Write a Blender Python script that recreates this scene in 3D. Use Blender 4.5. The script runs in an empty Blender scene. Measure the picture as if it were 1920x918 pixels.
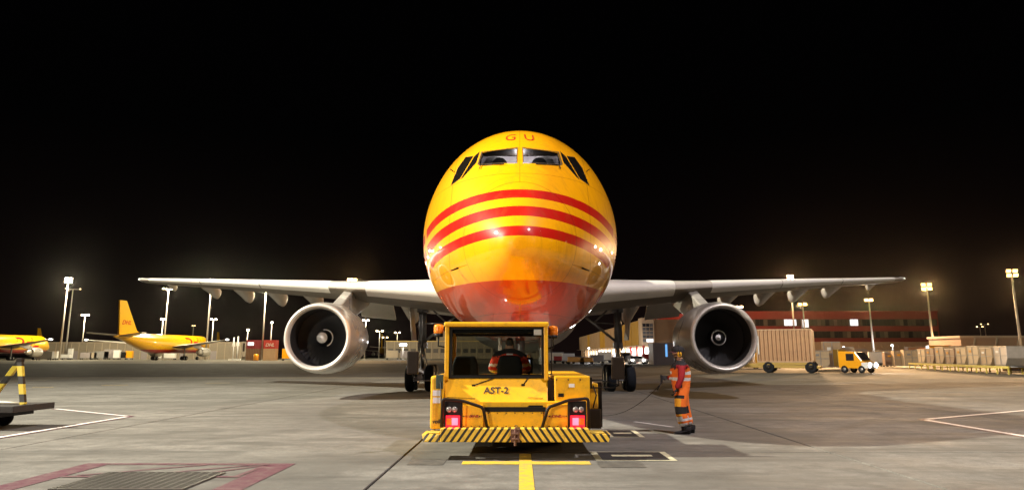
import bpy, bmesh, math, random
from mathutils import Vector, Matrix
from mathutils.bvhtree import BVHTree
R = math.radians
random.seed(7)

# ------------------------------------------------------------------ camera
F = 1500.0; CX, CY = 960.0, 336.0; CAMH = 1.72
PITCH = math.atan(328.0 / F); YAW = math.atan(15.0 / F)
sc = bpy.context.scene
cam_d = bpy.data.cameras.new('camera'); cam = bpy.data.objects.new('camera', cam_d)
sc.collection.objects.link(cam); sc.camera = cam
cam.location = (0, 0, CAMH); cam.rotation_euler = (R(90) + PITCH, 0, YAW)
cam_d.sensor_fit = 'HORIZONTAL'; cam_d.sensor_width = 36.0; cam_d.lens = F / 1920 * 36
cam_d.shift_y = -(459 - CY) / 1920; cam_d.clip_end = 6000; cam_d.clip_start = 0.05

# ------------------------------------------------------------------ night sky
w = bpy.data.worlds.new('World'); sc.world = w; w.use_nodes = True
nt = w.node_tree; nt.nodes.clear()
wo = nt.nodes.new('ShaderNodeOutputWorld'); bg = nt.nodes.new('ShaderNodeBackground')
tc = nt.nodes.new('ShaderNodeTexCoord'); sx = nt.nodes.new('ShaderNodeSeparateXYZ')
rp = nt.nodes.new('ShaderNodeValToRGB')
rp.color_ramp.elements[0].position = 0.0; rp.color_ramp.elements[0].color = (0.0075, 0.0040, 0.0034, 1)
rp.color_ramp.elements[1].position = 0.26; rp.color_ramp.elements[1].color = (0.0004, 0.0004, 0.0005, 1)
e = rp.color_ramp.elements.new(0.10); e.color = (0.0026, 0.0015, 0.0015, 1)
nt.links.new(tc.outputs['Generated'], sx.inputs[0]); nt.links.new(sx.outputs['Z'], rp.inputs[0])
nt.links.new(rp.outputs[0], bg.inputs[0]); bg.inputs[1].default_value = 1.0
nt.links.new(bg.outputs[0], wo.inputs[0])

# ------------------------------------------------------------------ exposure / engine
sc.view_settings.view_transform = 'Standard'; sc.view_settings.look = 'None'
sc.view_settings.exposure = -0.36; sc.view_settings.gamma = 1.0
sc.view_settings.use_curve_mapping = False
sc.render.engine = 'CYCLES'
cy = sc.cycles
cy.max_bounces = 6; cy.diffuse_bounces = 3; cy.glossy_bounces = 3; cy.transmission_bounces = 4
cy.transparent_max_bounces = 8; cy.sample_clamp_indirect = 4.0; cy.sample_clamp_direct = 0
cy.caustics_reflective = False; cy.caustics_refractive = False
cy.use_denoising = True; cy.use_adaptive_sampling = True; cy.adaptive_threshold = 0.01

# the apron's floodlights that stand outside the frame: (x, y, height, watts, colour)
KEY_MASTS = [
    ((-60.0, 15.5, 41.0), 740000, (1.0, 0.93, 0.76), (96, (20, 28, 0), 1.0), 'tall floodlight mast standing beside the dolly, off to the left'),
    ((17.0, 3.0, 36.0), 76000, (1.0, 0.90, 0.92), (125, (0, 26, 2), .6), 'tall floodlight mast beside the camera, on the worker side'),
    ((-33.0, -36.0, 15.0), 80000, (1.0, 0.90, 0.74), (110, (0, 20, 3), .6), 'floodlight mast behind the camera on the dolly side'),
    ((33.0, -12.0, 22.0), 9000, (1.0, 0.86, 0.74), (125, (0, 26, 2), .6), 'floodlight mast far behind the worker, outside the picture'),
]

# ------------------------------------------------------------------ pixel helpers (full-size photograph pixels -> place)
_f = Vector((-math.sin(YAW) * math.cos(PITCH), math.cos(YAW) * math.cos(PITCH), math.sin(PITCH)))
_r = Vector((math.cos(YAW), math.sin(YAW), 0)); _u = _r.cross(_f)
CAMP = Vector((0, 0, CAMH))
def ray(px, py):
    return (_r * ((px - CX) / F) + _u * ((CY - py) / F) + _f)
def at(px, py, D):
    d = ray(px, py); return CAMP + d * (D / d.y)
def gnd(px, py, z=0.0):
    d = ray(px, py); return CAMP + d * ((z - CAMH) / d.z)

# ------------------------------------------------------------------ mesh helpers
COL = sc.collection
class MB:
    def __init__(s): s.v = []; s.f = []; s.m = []; s.s = []
    def add(s, vs, fs, m=0, smooth=False):
        o = len(s.v); s.v += [tuple(p) for p in vs]
        for f in fs:
            s.f.append([i + o for i in f]); s.m.append(m); s.s.append(smooth)
        return s
    def box(s, x0, y0, z0, x1, y1, z1, m=0):
        if x0 > x1: x0, x1 = x1, x0
        if y0 > y1: y0, y1 = y1, y0
        if z0 > z1: z0, z1 = z1, z0
        vs = [(x0,y0,z0),(x1,y0,z0),(x1,y1,z0),(x0,y1,z0),(x0,y0,z1),(x1,y0,z1),(x1,y1,z1),(x0,y1,z1)]
        return s.add(vs, [(0,3,2,1),(4,5,6,7),(0,1,5,4),(1,2,6,5),(2,3,7,6),(3,0,4,7)], m)
    def hexa(s, a, b, m=0):      # a, b: two quads (4 points each), b is the opposite face
        vs = list(a) + list(b)
        return s.add(vs, [(3,2,1,0),(4,5,6,7),(0,1,5,4),(1,2,6,5),(2,3,7,6),(3,0,4,7)], m)
    def beam(s, a, b, wx, wz, m=0, up=(0,0,1)):
        a = Vector(a); b = Vector(b); d = (b - a).normalized(); up = Vector(up)
        if abs(d.dot(up)) > 0.98: up = Vector((0,1,0))
        x = d.cross(up).normalized() * (wx/2); z = x.cross(d).normalized() * (wz/2)
        q = lambda p: [p-x-z, p+x-z, p+x+z, p-x+z]
        return s.hexa(q(a), q(b), m)
    def tube(s, pts, r, n=8, m=0, cap=True, smooth=True):
        pts = [Vector(p) for p in pts]; rs = r if isinstance(r, (list, tuple)) else [r]*len(pts)
        rings = []; prev = None
        for i, p in enumerate(pts):
            if i == 0: d = pts[1]-pts[0]
            elif i == len(pts)-1: d = pts[-1]-pts[-2]
            else: d = (pts[i+1]-pts[i]).normalized() + (pts[i]-pts[i-1]).normalized()
            d.normalize()
            if prev is None:
                up = Vector((0,0,1)) if abs(d.z) < 0.9 else Vector((0,1,0))
                x = d.cross(up).normalized()
            else:
                x = (prev - d * prev.dot(d)).normalized()
            prev = x; y = d.cross(x)
            rings.append([p + (x*math.cos(2*math.pi*k/n) + y*math.sin(2*math.pi*k/n))*rs[i] for k in range(n)])
        vs = [v for rg in rings for v in rg]; fs = []
        for i in range(len(rings)-1):
            for k in range(n):
                fs.append((i*n+k, i*n+(k+1)%n, (i+1)*n+(k+1)%n, (i+1)*n+k))
        s.add(vs, fs, m, smooth)
        if cap:
            s.add(rings[0], [tuple(range(n))[::-1]], m); s.add(rings[-1], [tuple(range(n))], m)
        return s
    def lathe(s, prof, c, axis=1, n=32, m=0, smooth=True, cap=(False, False), a0=0.0, a1=2*math.pi):
        # prof: list of (radius, along); axis 0/1/2
        c = Vector(c); vs = []; full = abs(a1 - a0 - 2*math.pi) < 1e-6; nn = n if full else n+1
        for r, t in prof:
            for k in range(nn):
                a = a0 + (a1-a0)*k/n; p = [r*math.cos(a), r*math.sin(a)]
                if axis == 1: q = Vector((p[0], t, p[1]))
                elif axis == 0: q = Vector((t, p[0], p[1]))
                else: q = Vector((p[0], p[1], t))
                vs.append(c + q)
        fs = []
        for i in range(len(prof)-1):
            for k in range(n):
                k2 = (k+1) % nn
                fs.append((i*nn+k, i*nn+k2, (i+1)*nn+k2, (i+1)*nn+k))
        s.add(vs, fs, m, smooth)
        if cap[0]: s.add(vs[:nn], [tuple(range(nn))], m)
        if cap[1]: s.add(vs[-nn:], [tuple(range(nn))], m)
        return s
    def cyl(s, c, r, h, axis=2, n=20, m=0, r2=None):
        r2 = r if r2 is None else r2
        return s.lathe([(r, 0), (r2, h)], c, axis, n, m, True, (True, True))
    def prism(s, poly, d, m=0):     # poly: list of 3D points, d: extrusion vector
        a = [Vector(p) for p in poly]; b = [p + Vector(d) for p in a]; n = len(a)
        fs = [tuple(range(n))[::-1], tuple(range(n, 2*n))] + [(i, (i+1)%n, n+(i+1)%n, n+i) for i in range(n)]
        return s.add(a+b, fs, m)
    def sphere(s, c, r, n=14, k=10, m=0, sq=(1,1,1)):
        prof = [(max(1e-4, r*math.sin(math.pi*i/k)), -r*math.cos(math.pi*i/k)) for i in range(k+1)]
        o = len(s.v); s.lathe(prof, (0,0,0), 2, n, m)
        for i in range(o, len(s.v)):
            p = s.v[i]; s.v[i] = (c[0]+p[0]*sq[0], c[1]+p[1]*sq[1], c[2]+p[2]*sq[2])
        return s
    def mesh(s, name, mats, bevel=0.0, seg=2):
        me = bpy.data.meshes.new(name); me.from_pydata(s.v, [], s.f)
        for p, mi, sm in zip(me.polygons, s.m, s.s): p.material_index = mi; p.use_smooth = sm
        for mt in (mats if isinstance(mats, (list, tuple)) else [mats]): me.materials.append(mt)
        bm = bmesh.new(); bm.from_mesh(me)
        bmesh.ops.remove_doubles(bm, verts=bm.verts, dist=1e-5)
        bmesh.ops.recalc_face_normals(bm, faces=bm.faces)
        if bevel > 0:
            es = [e for e in bm.edges if len(e.link_faces) == 2 and e.calc_face_angle(0) > 0.6]
            bmesh.ops.bevel(bm, geom=es, offset=bevel, segments=seg, affect='EDGES', profile=0.6, clamp_overlap=True)
        bm.to_mesh(me); bm.free(); me.update()
        return me
    def build(s, name, mats, parent=None, bevel=0.0, seg=2, **tags):
        return obj(name, s.mesh(name, mats, bevel, seg), parent, **tags)
def obj(name, me, parent=None, loc=None, rot=None, **tags):
    o = bpy.data.objects.new(name, me); COL.objects.link(o)
    if parent is not None: o.parent = parent
    if loc is not None: o.location = loc
    if rot is not None: o.rotation_euler = rot
    for k, v in tags.items(): o[k] = v
    return o
def thing(name, label, cat, loc=(0,0,0), rz=0.0, group=None):
    o = bpy.data.objects.new(name, None); COL.objects.link(o); o.empty_display_size = 0.3
    o.location = loc; o.rotation_euler = (0, 0, rz); o['label'] = label; o['category'] = cat
    if group: o['group'] = group
    return o
def copy_tree(o, parent=None):
    c = o.copy(); COL.objects.link(c)
    if parent is not None: c.parent = parent
    for ch in list(o.children): copy_tree(ch, c)
    return c
def text_mesh(name, body, size, mat, shear=0.0, align='CENTER', bold=0.0, ext=0.0015):
    cu = bpy.data.curves.new('tmp_text', 'FONT'); cu.body = body; cu.size = size; cu.shear = shear
    cu.align_x = align; cu.align_y = 'CENTER'; cu.extrude = ext; cu.offset = bold; cu.resolution_u = 4
    to = bpy.data.objects.new('tmp_text', cu); COL.objects.link(to)
    dg = bpy.context.evaluated_depsgraph_get(); dg.update()
    me = bpy.data.meshes.new_from_object(to.evaluated_get(dg)); me.name = name
    bpy.data.objects.remove(to); bpy.data.curves.remove(cu)
    me.materials.clear(); me.materials.append(mat)
    return me
def pchip(xs, ys):
    n = len(xs); h = [xs[i+1]-xs[i] for i in range(n-1)]; d = [(ys[i+1]-ys[i])/h[i] for i in range(n-1)]
    m = [0.0]*n; m[0] = d[0]; m[-1] = d[-1]
    for i in range(1, n-1):
        if d[i-1]*d[i] <= 0: m[i] = 0
        else:
            w1 = 2*h[i]+h[i-1]; w2 = h[i]+2*h[i-1]; m[i] = (w1+w2)/(w1/d[i-1]+w2/d[i])
    def f(x):
        if x <= xs[0]: return ys[0]
        if x >= xs[-1]: return ys[-1]
        i = max(j for j in range(n-1) if xs[j] <= x); t = (x-xs[i])/h[i]
        return ((2*t**3-3*t*t+1)*ys[i] + (t**3-2*t*t+t)*h[i]*m[i] + (-2*t**3+3*t*t)*ys[i+1] + (t**3-t*t)*h[i]*m[i+1])
    return f

# ------------------------------------------------------------------ materials
MATS = {}
def base_nodes(name):
    m = bpy.data.materials.new(name); m.use_nodes = True; n = m.node_tree
    return m, n, n.nodes['Principled BSDF']
def mat(name, col, rough=0.5, metal=0.0, var=0.12, scale=3.0, bump=0.0, bscale=40.0, coat=0.0, coat_r=0.05, dirt=0.0, spec=0.5, emit=None, estr=0.0):
    if name in MATS: return MATS[name]
    m, n, b = base_nodes(name); L = n.links.new
    tcn = n.nodes.new('ShaderNodeTexCoord')
    nz = n.nodes.new('ShaderNodeTexNoise'); nz.inputs['Scale'].default_value = scale; nz.inputs['Detail'].default_value = 6
    L(tcn.outputs['Object'], nz.inputs['Vector'])
    mx = n.nodes.new('ShaderNodeMix'); mx.data_type = 'RGBA'
    mx.inputs[6].default_value = (*[c*(1-var) for c in col], 1); mx.inputs[7].default_value = (*[min(1, c*(1+var)) for c in col], 1)
    L(nz.outputs['Fac'], mx.inputs[0]); out = mx.outputs[2]
    if dirt > 0:
        n2 = n.nodes.new('ShaderNodeTexNoise'); n2.inputs['Scale'].default_value = scale*2.3; n2.inputs['Detail'].default_value = 8
        n2.inputs['Roughness'].default_value = 0.7
        L(tcn.outputs['Object'], n2.inputs['Vector'])
        rr = n.nodes.new('ShaderNodeMapRange'); rr.inputs[1].default_value = 0.5; rr.inputs[2].default_value = 0.75
        rr.inputs[4].default_value = dirt; L(n2.outputs['Fac'], rr.inputs[0])
        m2 = n.nodes.new('ShaderNodeMix'); m2.data_type = 'RGBA'; L(rr.outputs[0], m2.inputs[0]); L(out, m2.inputs[6])
        m2.inputs[7].default_value = (0.05, 0.042, 0.035, 1); out = m2.outputs[2]
    L(out, b.inputs['Base Color'])
    mr = n.nodes.new('ShaderNodeMapRange'); mr.inputs[3].default_value = max(0.02, rough*0.8); mr.inputs[4].default_value = min(1, rough*1.25)
    L(nz.outputs['Fac'], mr.inputs[0]); L(mr.outputs[0], b.inputs['Roughness'])
    b.inputs['Metallic'].default_value = metal; b.inputs['Specular IOR Level'].default_value = spec
    b.inputs['Coat Weight'].default_value = coat; b.inputs['Coat Roughness'].default_value = coat_r
    if bump > 0:
        n3 = n.nodes.new('ShaderNodeTexNoise'); n3.inputs['Scale'].default_value = bscale; n3.inputs['Detail'].default_value = 5
        L(tcn.outputs['Object'], n3.inputs['Vector'])
        bp = n.nodes.new('ShaderNodeBump'); bp.inputs['Strength'].default_value = bump; bp.inputs['Distance'].default_value = 0.01
        L(n3.outputs['Fac'], bp.inputs['Height']); L(bp.outputs[0], b.inputs['Normal'])
    if emit is not None:
        b.inputs['Emission Color'].default_value = (*emit, 1); b.inputs['Emission Strength'].default_value = estr
        if estr > 0: m.cycles.emission_sampling = 'NONE'
    MATS[name] = m; return m
def glass(name, tint=(0.85, 0.9, 0.9), rough=0.02, refl=1.0, dens=0.0):
    if name in MATS: return MATS[name]
    m, n, b = base_nodes(name); L = n.links.new
    out = n.nodes['Material Output']; n.nodes.remove(b)
    tr = n.nodes.new('ShaderNodeBsdfTransparent'); tr.inputs[0].default_value = (*tint, 1)
    gl = n.nodes.new('ShaderNodeBsdfGlossy'); gl.inputs['Roughness'].default_value = rough
    tcn = n.nodes.new('ShaderNodeTexCoord'); nz = n.nodes.new('ShaderNodeTexNoise'); nz.inputs['Scale'].default_value = 2.5
    L(tcn.outputs['Object'], nz.inputs['Vector'])
    mr = n.nodes.new('ShaderNodeMapRange'); mr.inputs[3].default_value = rough*0.5; mr.inputs[4].default_value = rough*2; L(nz.outputs['Fac'], mr.inputs[0]); L(mr.outputs[0], gl.inputs['Roughness'])
    fr = n.nodes.new('ShaderNodeFresnel'); fr.inputs[0].default_value = 1.5
    mx = n.nodes.new('ShaderNodeMixShader'); L(fr.outputs[0], mx.inputs[0]); L(tr.outputs[0], mx.inputs[1]); L(gl.outputs[0], mx.inputs[2])
    L(mx.outputs[0], out.inputs[0]); MATS[name] = m; return m

YEL = (0.88, 0.38, 0.002); RED = (0.50, 0.010, 0.004)
def livery_mat():
    m, n, b = base_nodes('yellow_aircraft_paint'); L = n.links.new; N = n.nodes.new
    tcn = N('ShaderNodeTexCoord'); s = N('ShaderNodeSeparateXYZ'); L(tcn.outputs['Object'], s.inputs[0])
    def band(lo, hi, src):
        a = N('ShaderNodeMath'); a.operation = 'GREATER_THAN'; L(src, a.inputs[0]); a.inputs[1].default_value = lo
        c = N('ShaderNodeMath'); c.operation = 'LESS_THAN'; L(src, c.inputs[0]); c.inputs[1].default_value = hi
        d = N('ShaderNodeMath'); d.operation = 'MULTIPLY'; L(a.outputs[0], d.inputs[0]); L(c.outputs[0], d.inputs[1]); return d.outputs[0]
    def op(o, a, c):
        d = N('ShaderNodeMath'); d.operation = o; L(a, d.inputs[0]); L(c, d.inputs[1]) if not isinstance(c, float) else setattr(d.inputs[1], 'default_value', c); return d.outputs[0]
    z = s.outputs['Z']; y = s.outputs['Y']
    yc = N('ShaderNodeMath'); yc.operation = 'MINIMUM'; L(y, yc.inputs[0]); yc.inputs[1].default_value = 6.5
    def tilt(k): return op('ADD', z, op('MULTIPLY', yc.outputs[0], float(k)))
    st = None
    for lo, hi, k in STRIPES:
        q = band(lo, hi, tilt(k)); st = q if st is None else op('ADD', st, q)
    gap = band(GAP_Y[0], GAP_Y[1], y); inv = N('ShaderNodeMath'); inv.operation = 'SUBTRACT'; inv.inputs[0].default_value = 1; L(gap, inv.inputs[1])
    aft = N('ShaderNodeMath'); aft.operation = 'LESS_THAN'; L(y, aft.inputs[0]); aft.inputs[1].default_value = 14.0
    st = op('MULTIPLY', op('MULTIPLY', st, inv.outputs[0]), aft.outputs[0])
    bel = N('ShaderNodeMath'); bel.operation = 'LESS_THAN'; L(tilt(-.03), bel.inputs[0]); bel.inputs[1].default_value = BELLY_Z
    red = op('MAXIMUM', st, bel.outputs[0])
    nz = N('ShaderNodeTexNoise'); nz.inputs['Scale'].default_value = 0.9; nz.inputs['Detail'].default_value = 6; L(tcn.outputs['Object'], nz.inputs['Vector'])
    ya = N('ShaderNodeMix'); ya.data_type = 'RGBA'; ya.inputs[6].default_value = (YEL[0]*.96, YEL[1]*.94, YEL[2], 1); ya.inputs[7].default_value = (YEL[0]*1.04, YEL[1]*1.06, YEL[2], 1); L(nz.outputs['Fac'], ya.inputs[0])
    rb_ = N('ShaderNodeMix'); rb_.data_type = 'RGBA'; L(bel.outputs[0], rb_.inputs[0]); rb_.inputs[6].default_value = (*RED, 1); rb_.inputs[7].default_value = (.56, .055, .004, 1)  # belly red shifted to orange, standing in for warm reflected light
    mx = N('ShaderNodeMix'); mx.data_type = 'RGBA'; L(red, mx.inputs[0]); L(ya.outputs[2], mx.inputs[6]); L(rb_.outputs[2], mx.inputs[7])
    # panel joints: the radome joint and skin joints
    ax = N('ShaderNodeMath'); ax.operation = 'ABSOLUTE'; L(s.outputs['X'], ax.inputs[0]); ax = ax.outputs[0]
    far = N('ShaderNodeMath'); far.operation = 'GREATER_THAN'; L(y, far.inputs[0]); far.inputs[1].default_value = 1.29
    ln = op('MAXIMUM', band(1.275, 1.292, y), op('MAXIMUM', band(3.9, 3.914, y), band(6.0, 6.014, y)))
    for lo, hi in ((.0, .006), (1.62, 1.632)): ln = op('MAXIMUM', ln, op('MULTIPLY', band(lo, hi, ax), far.outputs[0]))
    for lo in (5.72, 3.62, 2.62): ln = op('MAXIMUM', ln, op('MULTIPLY', band(lo, lo+.012, z), far.outputs[0]))
    fy = op('FRACT', op('MULTIPLY', y, 1.35), 0.0); ln = op('MAXIMUM', ln, op('MULTIPLY', op('MULTIPLY', band(0.0, .012, fy), far.outputs[0]), .45))
    dk = N('ShaderNodeMix'); dk.data_type = 'RGBA'; dk.blend_type = 'MULTIPLY'; dk.inputs[7].default_value = (0.55, 0.5, 0.5, 1); L(ln, dk.inputs[0]); L(mx.outputs[2], dk.inputs[6])
    # runs of grime drawn down the skin
    mp = N('ShaderNodeMapping'); mp.inputs['Scale'].default_value = (3.2, 3.2, .35); L(tcn.outputs['Object'], mp.inputs[0])
    n4 = N('ShaderNodeTexNoise'); n4.inputs['Scale'].default_value = 1.3; n4.inputs['Detail'].default_value = 9; n4.inputs['Roughness'].default_value = .7; L(mp.outputs[0], n4.inputs['Vector'])
    r4 = N('ShaderNodeMapRange'); r4.inputs[1].default_value = .5; r4.inputs[2].default_value = .78; r4.inputs[4].default_value = .32; L(n4.outputs['Fac'], r4.inputs[0])
    d4 = N('ShaderNodeMix'); d4.data_type = 'RGBA'; L(r4.outputs[0], d4.inputs[0]); L(dk.outputs[2], d4.inputs[6]); d4.inputs[7].default_value = (.22, .10, .02, 1)
    L(d4.outputs[2], b.inputs['Base Color'])
    b.inputs['Roughness'].default_value = 0.4; b.inputs['Specular IOR Level'].default_value = 0.15
    b.inputs['Coat Weight'].default_value = 0.8; b.inputs['Coat Roughness'].default_value = 0.012; b.inputs['Coat IOR'].default_value = 1.55
    # faint skin waviness
    n2 = N('ShaderNodeTexNoise'); n2.inputs['Scale'].default_value = 1.6; n2.inputs['Detail'].default_value = 2; L(tcn.outputs['Object'], n2.inputs['Vector'])
    bp = N('ShaderNodeBump'); bp.inputs['Strength'].default_value = 0.16; bp.inputs['Distance'].default_value = 0.010
    L(n2.outputs['Fac'], bp.inputs['Height']); L(bp.outputs[0], b.inputs['Normal']); L(bp.outputs[0], b.inputs['Coat Normal'])
    MATS['livery'] = m; return m
FC = 4.87                      # height of the fuselage axis above the apron
STRIPES = [(5.075, 5.33, .085), (4.557, 4.82, .07), (4.08, 4.30, .042)]
BELLY_Z = 3.21; GAP_Y = (4.75, 5.15)
M_LIV = livery_mat()
M_YEL = mat('yellow_paint', YEL, 0.35, coat=0.6, coat_r=0.12, var=0.05, scale=1.5, dirt=0.10)
M_TUG = mat('tug_yellow_paint', (0.82, 0.42, 0.006), 0.38, coat=0.35, coat_r=0.15, var=0.06, scale=3.5, dirt=0.36, bump=0.08, bscale=6)
M_FIN = mat('fin_yellow_paint', (.84, .45, .004), 0.7, spec=.15, var=0.05, scale=.3, dirt=.12)
M_RED = mat('red_paint', RED, 0.35, coat=0.5, var=0.06)
M_BLK = mat('black_paint', (0.010, 0.009, 0.008), 0.5, var=0.3, spec=.2)
M_RUB = mat('tyre_rubber', (0.012, 0.014, 0.018), 0.8, var=0.3, spec=.2, bump=0.2, bscale=25)
M_PLA = mat('black_plastic', (0.009, 0.008, 0.008), 0.55, var=0.25, spec=.2)
M_DBR = mat('dark_brown_steel', (0.018, 0.011, 0.007), 0.45, var=0.3, dirt=0.15, spec=.2)
M_STL = mat('grey_steel', (0.35, 0.34, 0.33), 0.35, metal=0.8, var=0.15)
M_CHR = mat('bright_steel', (0.72, 0.70, 0.67), 0.22, metal=1.0, var=0.08)
M_LIP = mat('satin_inlet_lip', (0.74, 0.70, 0.63), 0.42, metal=0.55, var=0.04)
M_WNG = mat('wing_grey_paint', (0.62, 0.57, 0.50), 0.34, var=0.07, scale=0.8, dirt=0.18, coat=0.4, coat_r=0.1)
M_WUN = mat('wing_underside_shaded_grey', (0.20, 0.165, 0.125), 0.42, var=0.12, scale=0.9, dirt=0.35)  # underside grey darkened and browned to hold the shade below the wing
M_SLT = mat('slat_bare_metal', (0.90, 0.86, 0.78), 0.45, metal=0.15, var=0.05, scale=0.7)
M_NAC = mat('nacelle_grey_paint', (0.50, 0.47, 0.42), 0.28, metal=0.35, var=0.08, scale=1.0, dirt=0.10, coat=0.4)
M_FAN = mat('fan_titanium', (0.15, 0.15, 0.155), 0.3, metal=0.7, var=0.15)
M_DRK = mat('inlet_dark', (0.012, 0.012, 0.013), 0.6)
M_WHT = mat('white_paint', (0.78, 0.77, 0.74), 0.45, var=0.06, dirt=0.1)
M_GRY = mat('mid_grey_paint', (0.28, 0.27, 0.26), 0.5, var=0.1, dirt=0.2)
M_GLASS = glass('clear_glass')
M_PANE = glass('aircraft_glass', (0.75, 0.78, 0.76), 0.012)
M_DGL = mat('dark_window_glass', (0.012, 0.010, 0.008), 0.05, var=0.2, coat=1.0, coat_r=0.02)
M_ORG = mat('amber_plastic', (0.85, 0.22, 0.01), 0.25, var=0.05, coat=0.5)

# ================================================================== the ground
def concrete_mat(name, c1, c2, streak=0.5, sc_=1.0):
    m, n, b = base_nodes(name); L = n.links.new; N = n.nodes.new
    g = N('ShaderNodeNewGeometry')
    def noise(scale, det, rough=0.6, vec=None, sx=1, sy=1):
        mp = N('ShaderNodeMapping'); mp.inputs['Scale'].default_value = (sx, sy, 1); L(g.outputs['Position'], mp.inputs[0])
        z = N('ShaderNodeTexNoise'); z.inputs['Scale'].default_value = scale; z.inputs['Detail'].default_value = det; z.inputs['Roughness'].default_value = rough
        L(mp.outputs[0], z.inputs['Vector']); return z.outputs['Fac']
    def rng(v, a, c, lo=0.0, hi=1.0):
        r = N('ShaderNodeMapRange'); r.inputs[1].default_value = a; r.inputs[2].default_value = c; r.inputs[3].default_value = lo; r.inputs[4].default_value = hi; L(v, r.inputs[0]); return r.outputs[0]
    def mixc(f, a, c, mode='MIX'):
        x = N('ShaderNodeMix'); x.data_type = 'RGBA'; x.blend_type = mode
        L(f, x.inputs[0]) if not isinstance(f, float) else setattr(x.inputs[0], 'default_value', f)
        for i, q in ((6, a), (7, c)):
            if isinstance(q, tuple): x.inputs[i].default_value = (*q, 1)
            else: L(q, x.inputs[i])
        return x.outputs[2]
    big = rng(noise(0.16*sc_, 5, 0.55), 0.40, 0.60)
    col = mixc(big, c1, c2)
    # wheel and scrape streaks running across the apron
    st = rng(noise(1.0, 6, 0.65, sx=0.10, sy=0.9), 0.47, 0.63, 0, streak*.85); col = mixc(st, col, tuple(c*0.45 for c in c1))
    st2 = rng(noise(0.8, 5, 0.6, sx=0.5, sy=0.09), 0.50, 0.66, 0, streak*0.6); col = mixc(st2, col, tuple(c*0.5 for c in c1))
    # oil spots and rubber scuffs
    sp = rng(noise(1.1, 9, 0.72), 0.54, 0.64, 0, 0.62); col = mixc(sp, col, (0.05, 0.045, 0.04))
    sc2 = rng(noise(0.7, 7, 0.7, sx=0.35, sy=1.6), 0.545, 0.64, 0, 0.8); col = mixc(sc2, col, (0.04, 0.037, 0.035))
    lt = rng(noise(0.55, 5, 0.6, sx=0.6), 0.53, 0.66, 0, 0.6); col = mixc(lt, col, tuple(min(1, c*1.35) for c in c2))
    mot = noise(2.6, 10, 0.74); col = mixc(rng(mot, 0.38, 0.66, 0, 0.75), col, tuple(c*0.52 for c in c1))
    oi = N('ShaderNodeObjectInfo'); col = mixc(rng(oi.outputs['Random'], 0, 1, 0, 0.22), col, tuple(c*0.55 for c in c1))
    # curved tyre tracks
    for (ax_, ay_, per, w_, st_) in ((70, -25, 5.3, .07, .5), (-45, 75, 7.1, .055, .45)):
        ds = N('ShaderNodeVectorMath'); ds.operation = 'DISTANCE'; L(g.outputs['Position'], ds.inputs[0]); ds.inputs[1].default_value = (ax_, ay_, 0)
        fr_ = N('ShaderNodeMath'); fr_.operation = 'FRACT'; dv_ = N('ShaderNodeMath'); dv_.operation = 'DIVIDE'; L(ds.outputs['Value'], dv_.inputs[0]); dv_.inputs[1].default_value = per; L(dv_.outputs[0], fr_.inputs[0])
        ab_ = N('ShaderNodeMath'); ab_.operation = 'SUBTRACT'; L(fr_.outputs[0], ab_.inputs[0]); ab_.inputs[1].default_value = .5
        a2_ = N('ShaderNodeMath'); a2_.operation = 'ABSOLUTE'; L(ab_.outputs[0], a2_.inputs[0])
        ln_ = rng(a2_.outputs[0], w_*.3, w_, 1, 0); mk_ = rng(noise(.35, 7, .7), .46, .62, 0, st_)
        pr_ = N('ShaderNodeMath'); pr_.operation = 'MULTIPLY'; L(ln_, pr_.inputs[0]); L(mk_, pr_.inputs[1]); col = mixc(pr_.outputs[0], col, (.035, .033, .031))
    fine = noise(22, 5, 0.7); col = mixc(rng(fine, 0.25, 0.75, 0, 0.8), col, tuple(c*0.7 for c in c1))
    gr = noise(120, 2, 0.6); col = mixc(rng(gr, 0.42, 0.72, 0, 0.5), col, (0.07, 0.065, 0.055))
    L(col, b.inputs['Base Color'])
    L(rng(noise(0.5, 6, 0.6), 0.3, 0.7, 0.68, 0.95), b.inputs['Roughness']); b.inputs['Specular IOR Level'].default_value = 0.18
    bp = N('ShaderNodeBump'); bp.inputs['Strength'].default_value = 0.55; bp.inputs['Distance'].default_value = 0.006; L(fine, bp.inputs['Height'])
    b2 = N('ShaderNodeBump'); b2.inputs['Strength'].default_value = 0.35; b2.inputs['Distance'].default_value = 0.003; L(gr, b2.inputs['Height']); L(bp.outputs[0], b2.inputs['Normal'])
    L(b2.outputs[0], b.inputs['Normal']); MATS[name] = m; return m
M_CON = concrete_mat('apron_concrete', (0.170, 0.164, 0.145), (0.325, 0.313, 0.278), 0.9)
M_FARC = concrete_mat('far_apron_concrete', (0.25, 0.225, 0.175), (0.32, 0.285, 0.225), 0.35, 0.3)
M_ASP = concrete_mat('taxiway_asphalt', (0.062, 0.056, 0.054), (0.098, 0.088, 0.085), 0.5, 0.4)
M_JNT = mat('joint_sealant', (0.03, 0.028, 0.025), 0.8)
SX0, SX1, SY0, SY1, SLAB = -2.03 - 7.6*4, -2.03 + 7.6*5, -7.6, 60.8, 7.6
mb = MB(); BIGG = 1500
for (x0, y0, x1, y1) in ((-BIGG, -BIGG, SX0, BIGG), (SX1, -BIGG, BIGG, BIGG), (SX0, -BIGG, SX1, SY0), (SX0, SY1, SX1, BIGG)):
    mb.add([(x0,y0,0),(x1,y0,0),(x1,y1,0),(x0,y1,0)], [(0,1,2,3)])
mb.add([(SX0,SY0,-0.03),(SX1,SY0,-0.03),(SX1,SY1,-0.03),(SX0,SY1,-0.03)], [(0,1,2,3)], 1)
ground = mb.build('ground', [M_FARC, M_JNT], kind='structure')
sm = MB(); g_ = 0.016; sm.box(g_, g_, -0.028, SLAB-g_, SLAB-g_, 0)
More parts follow.
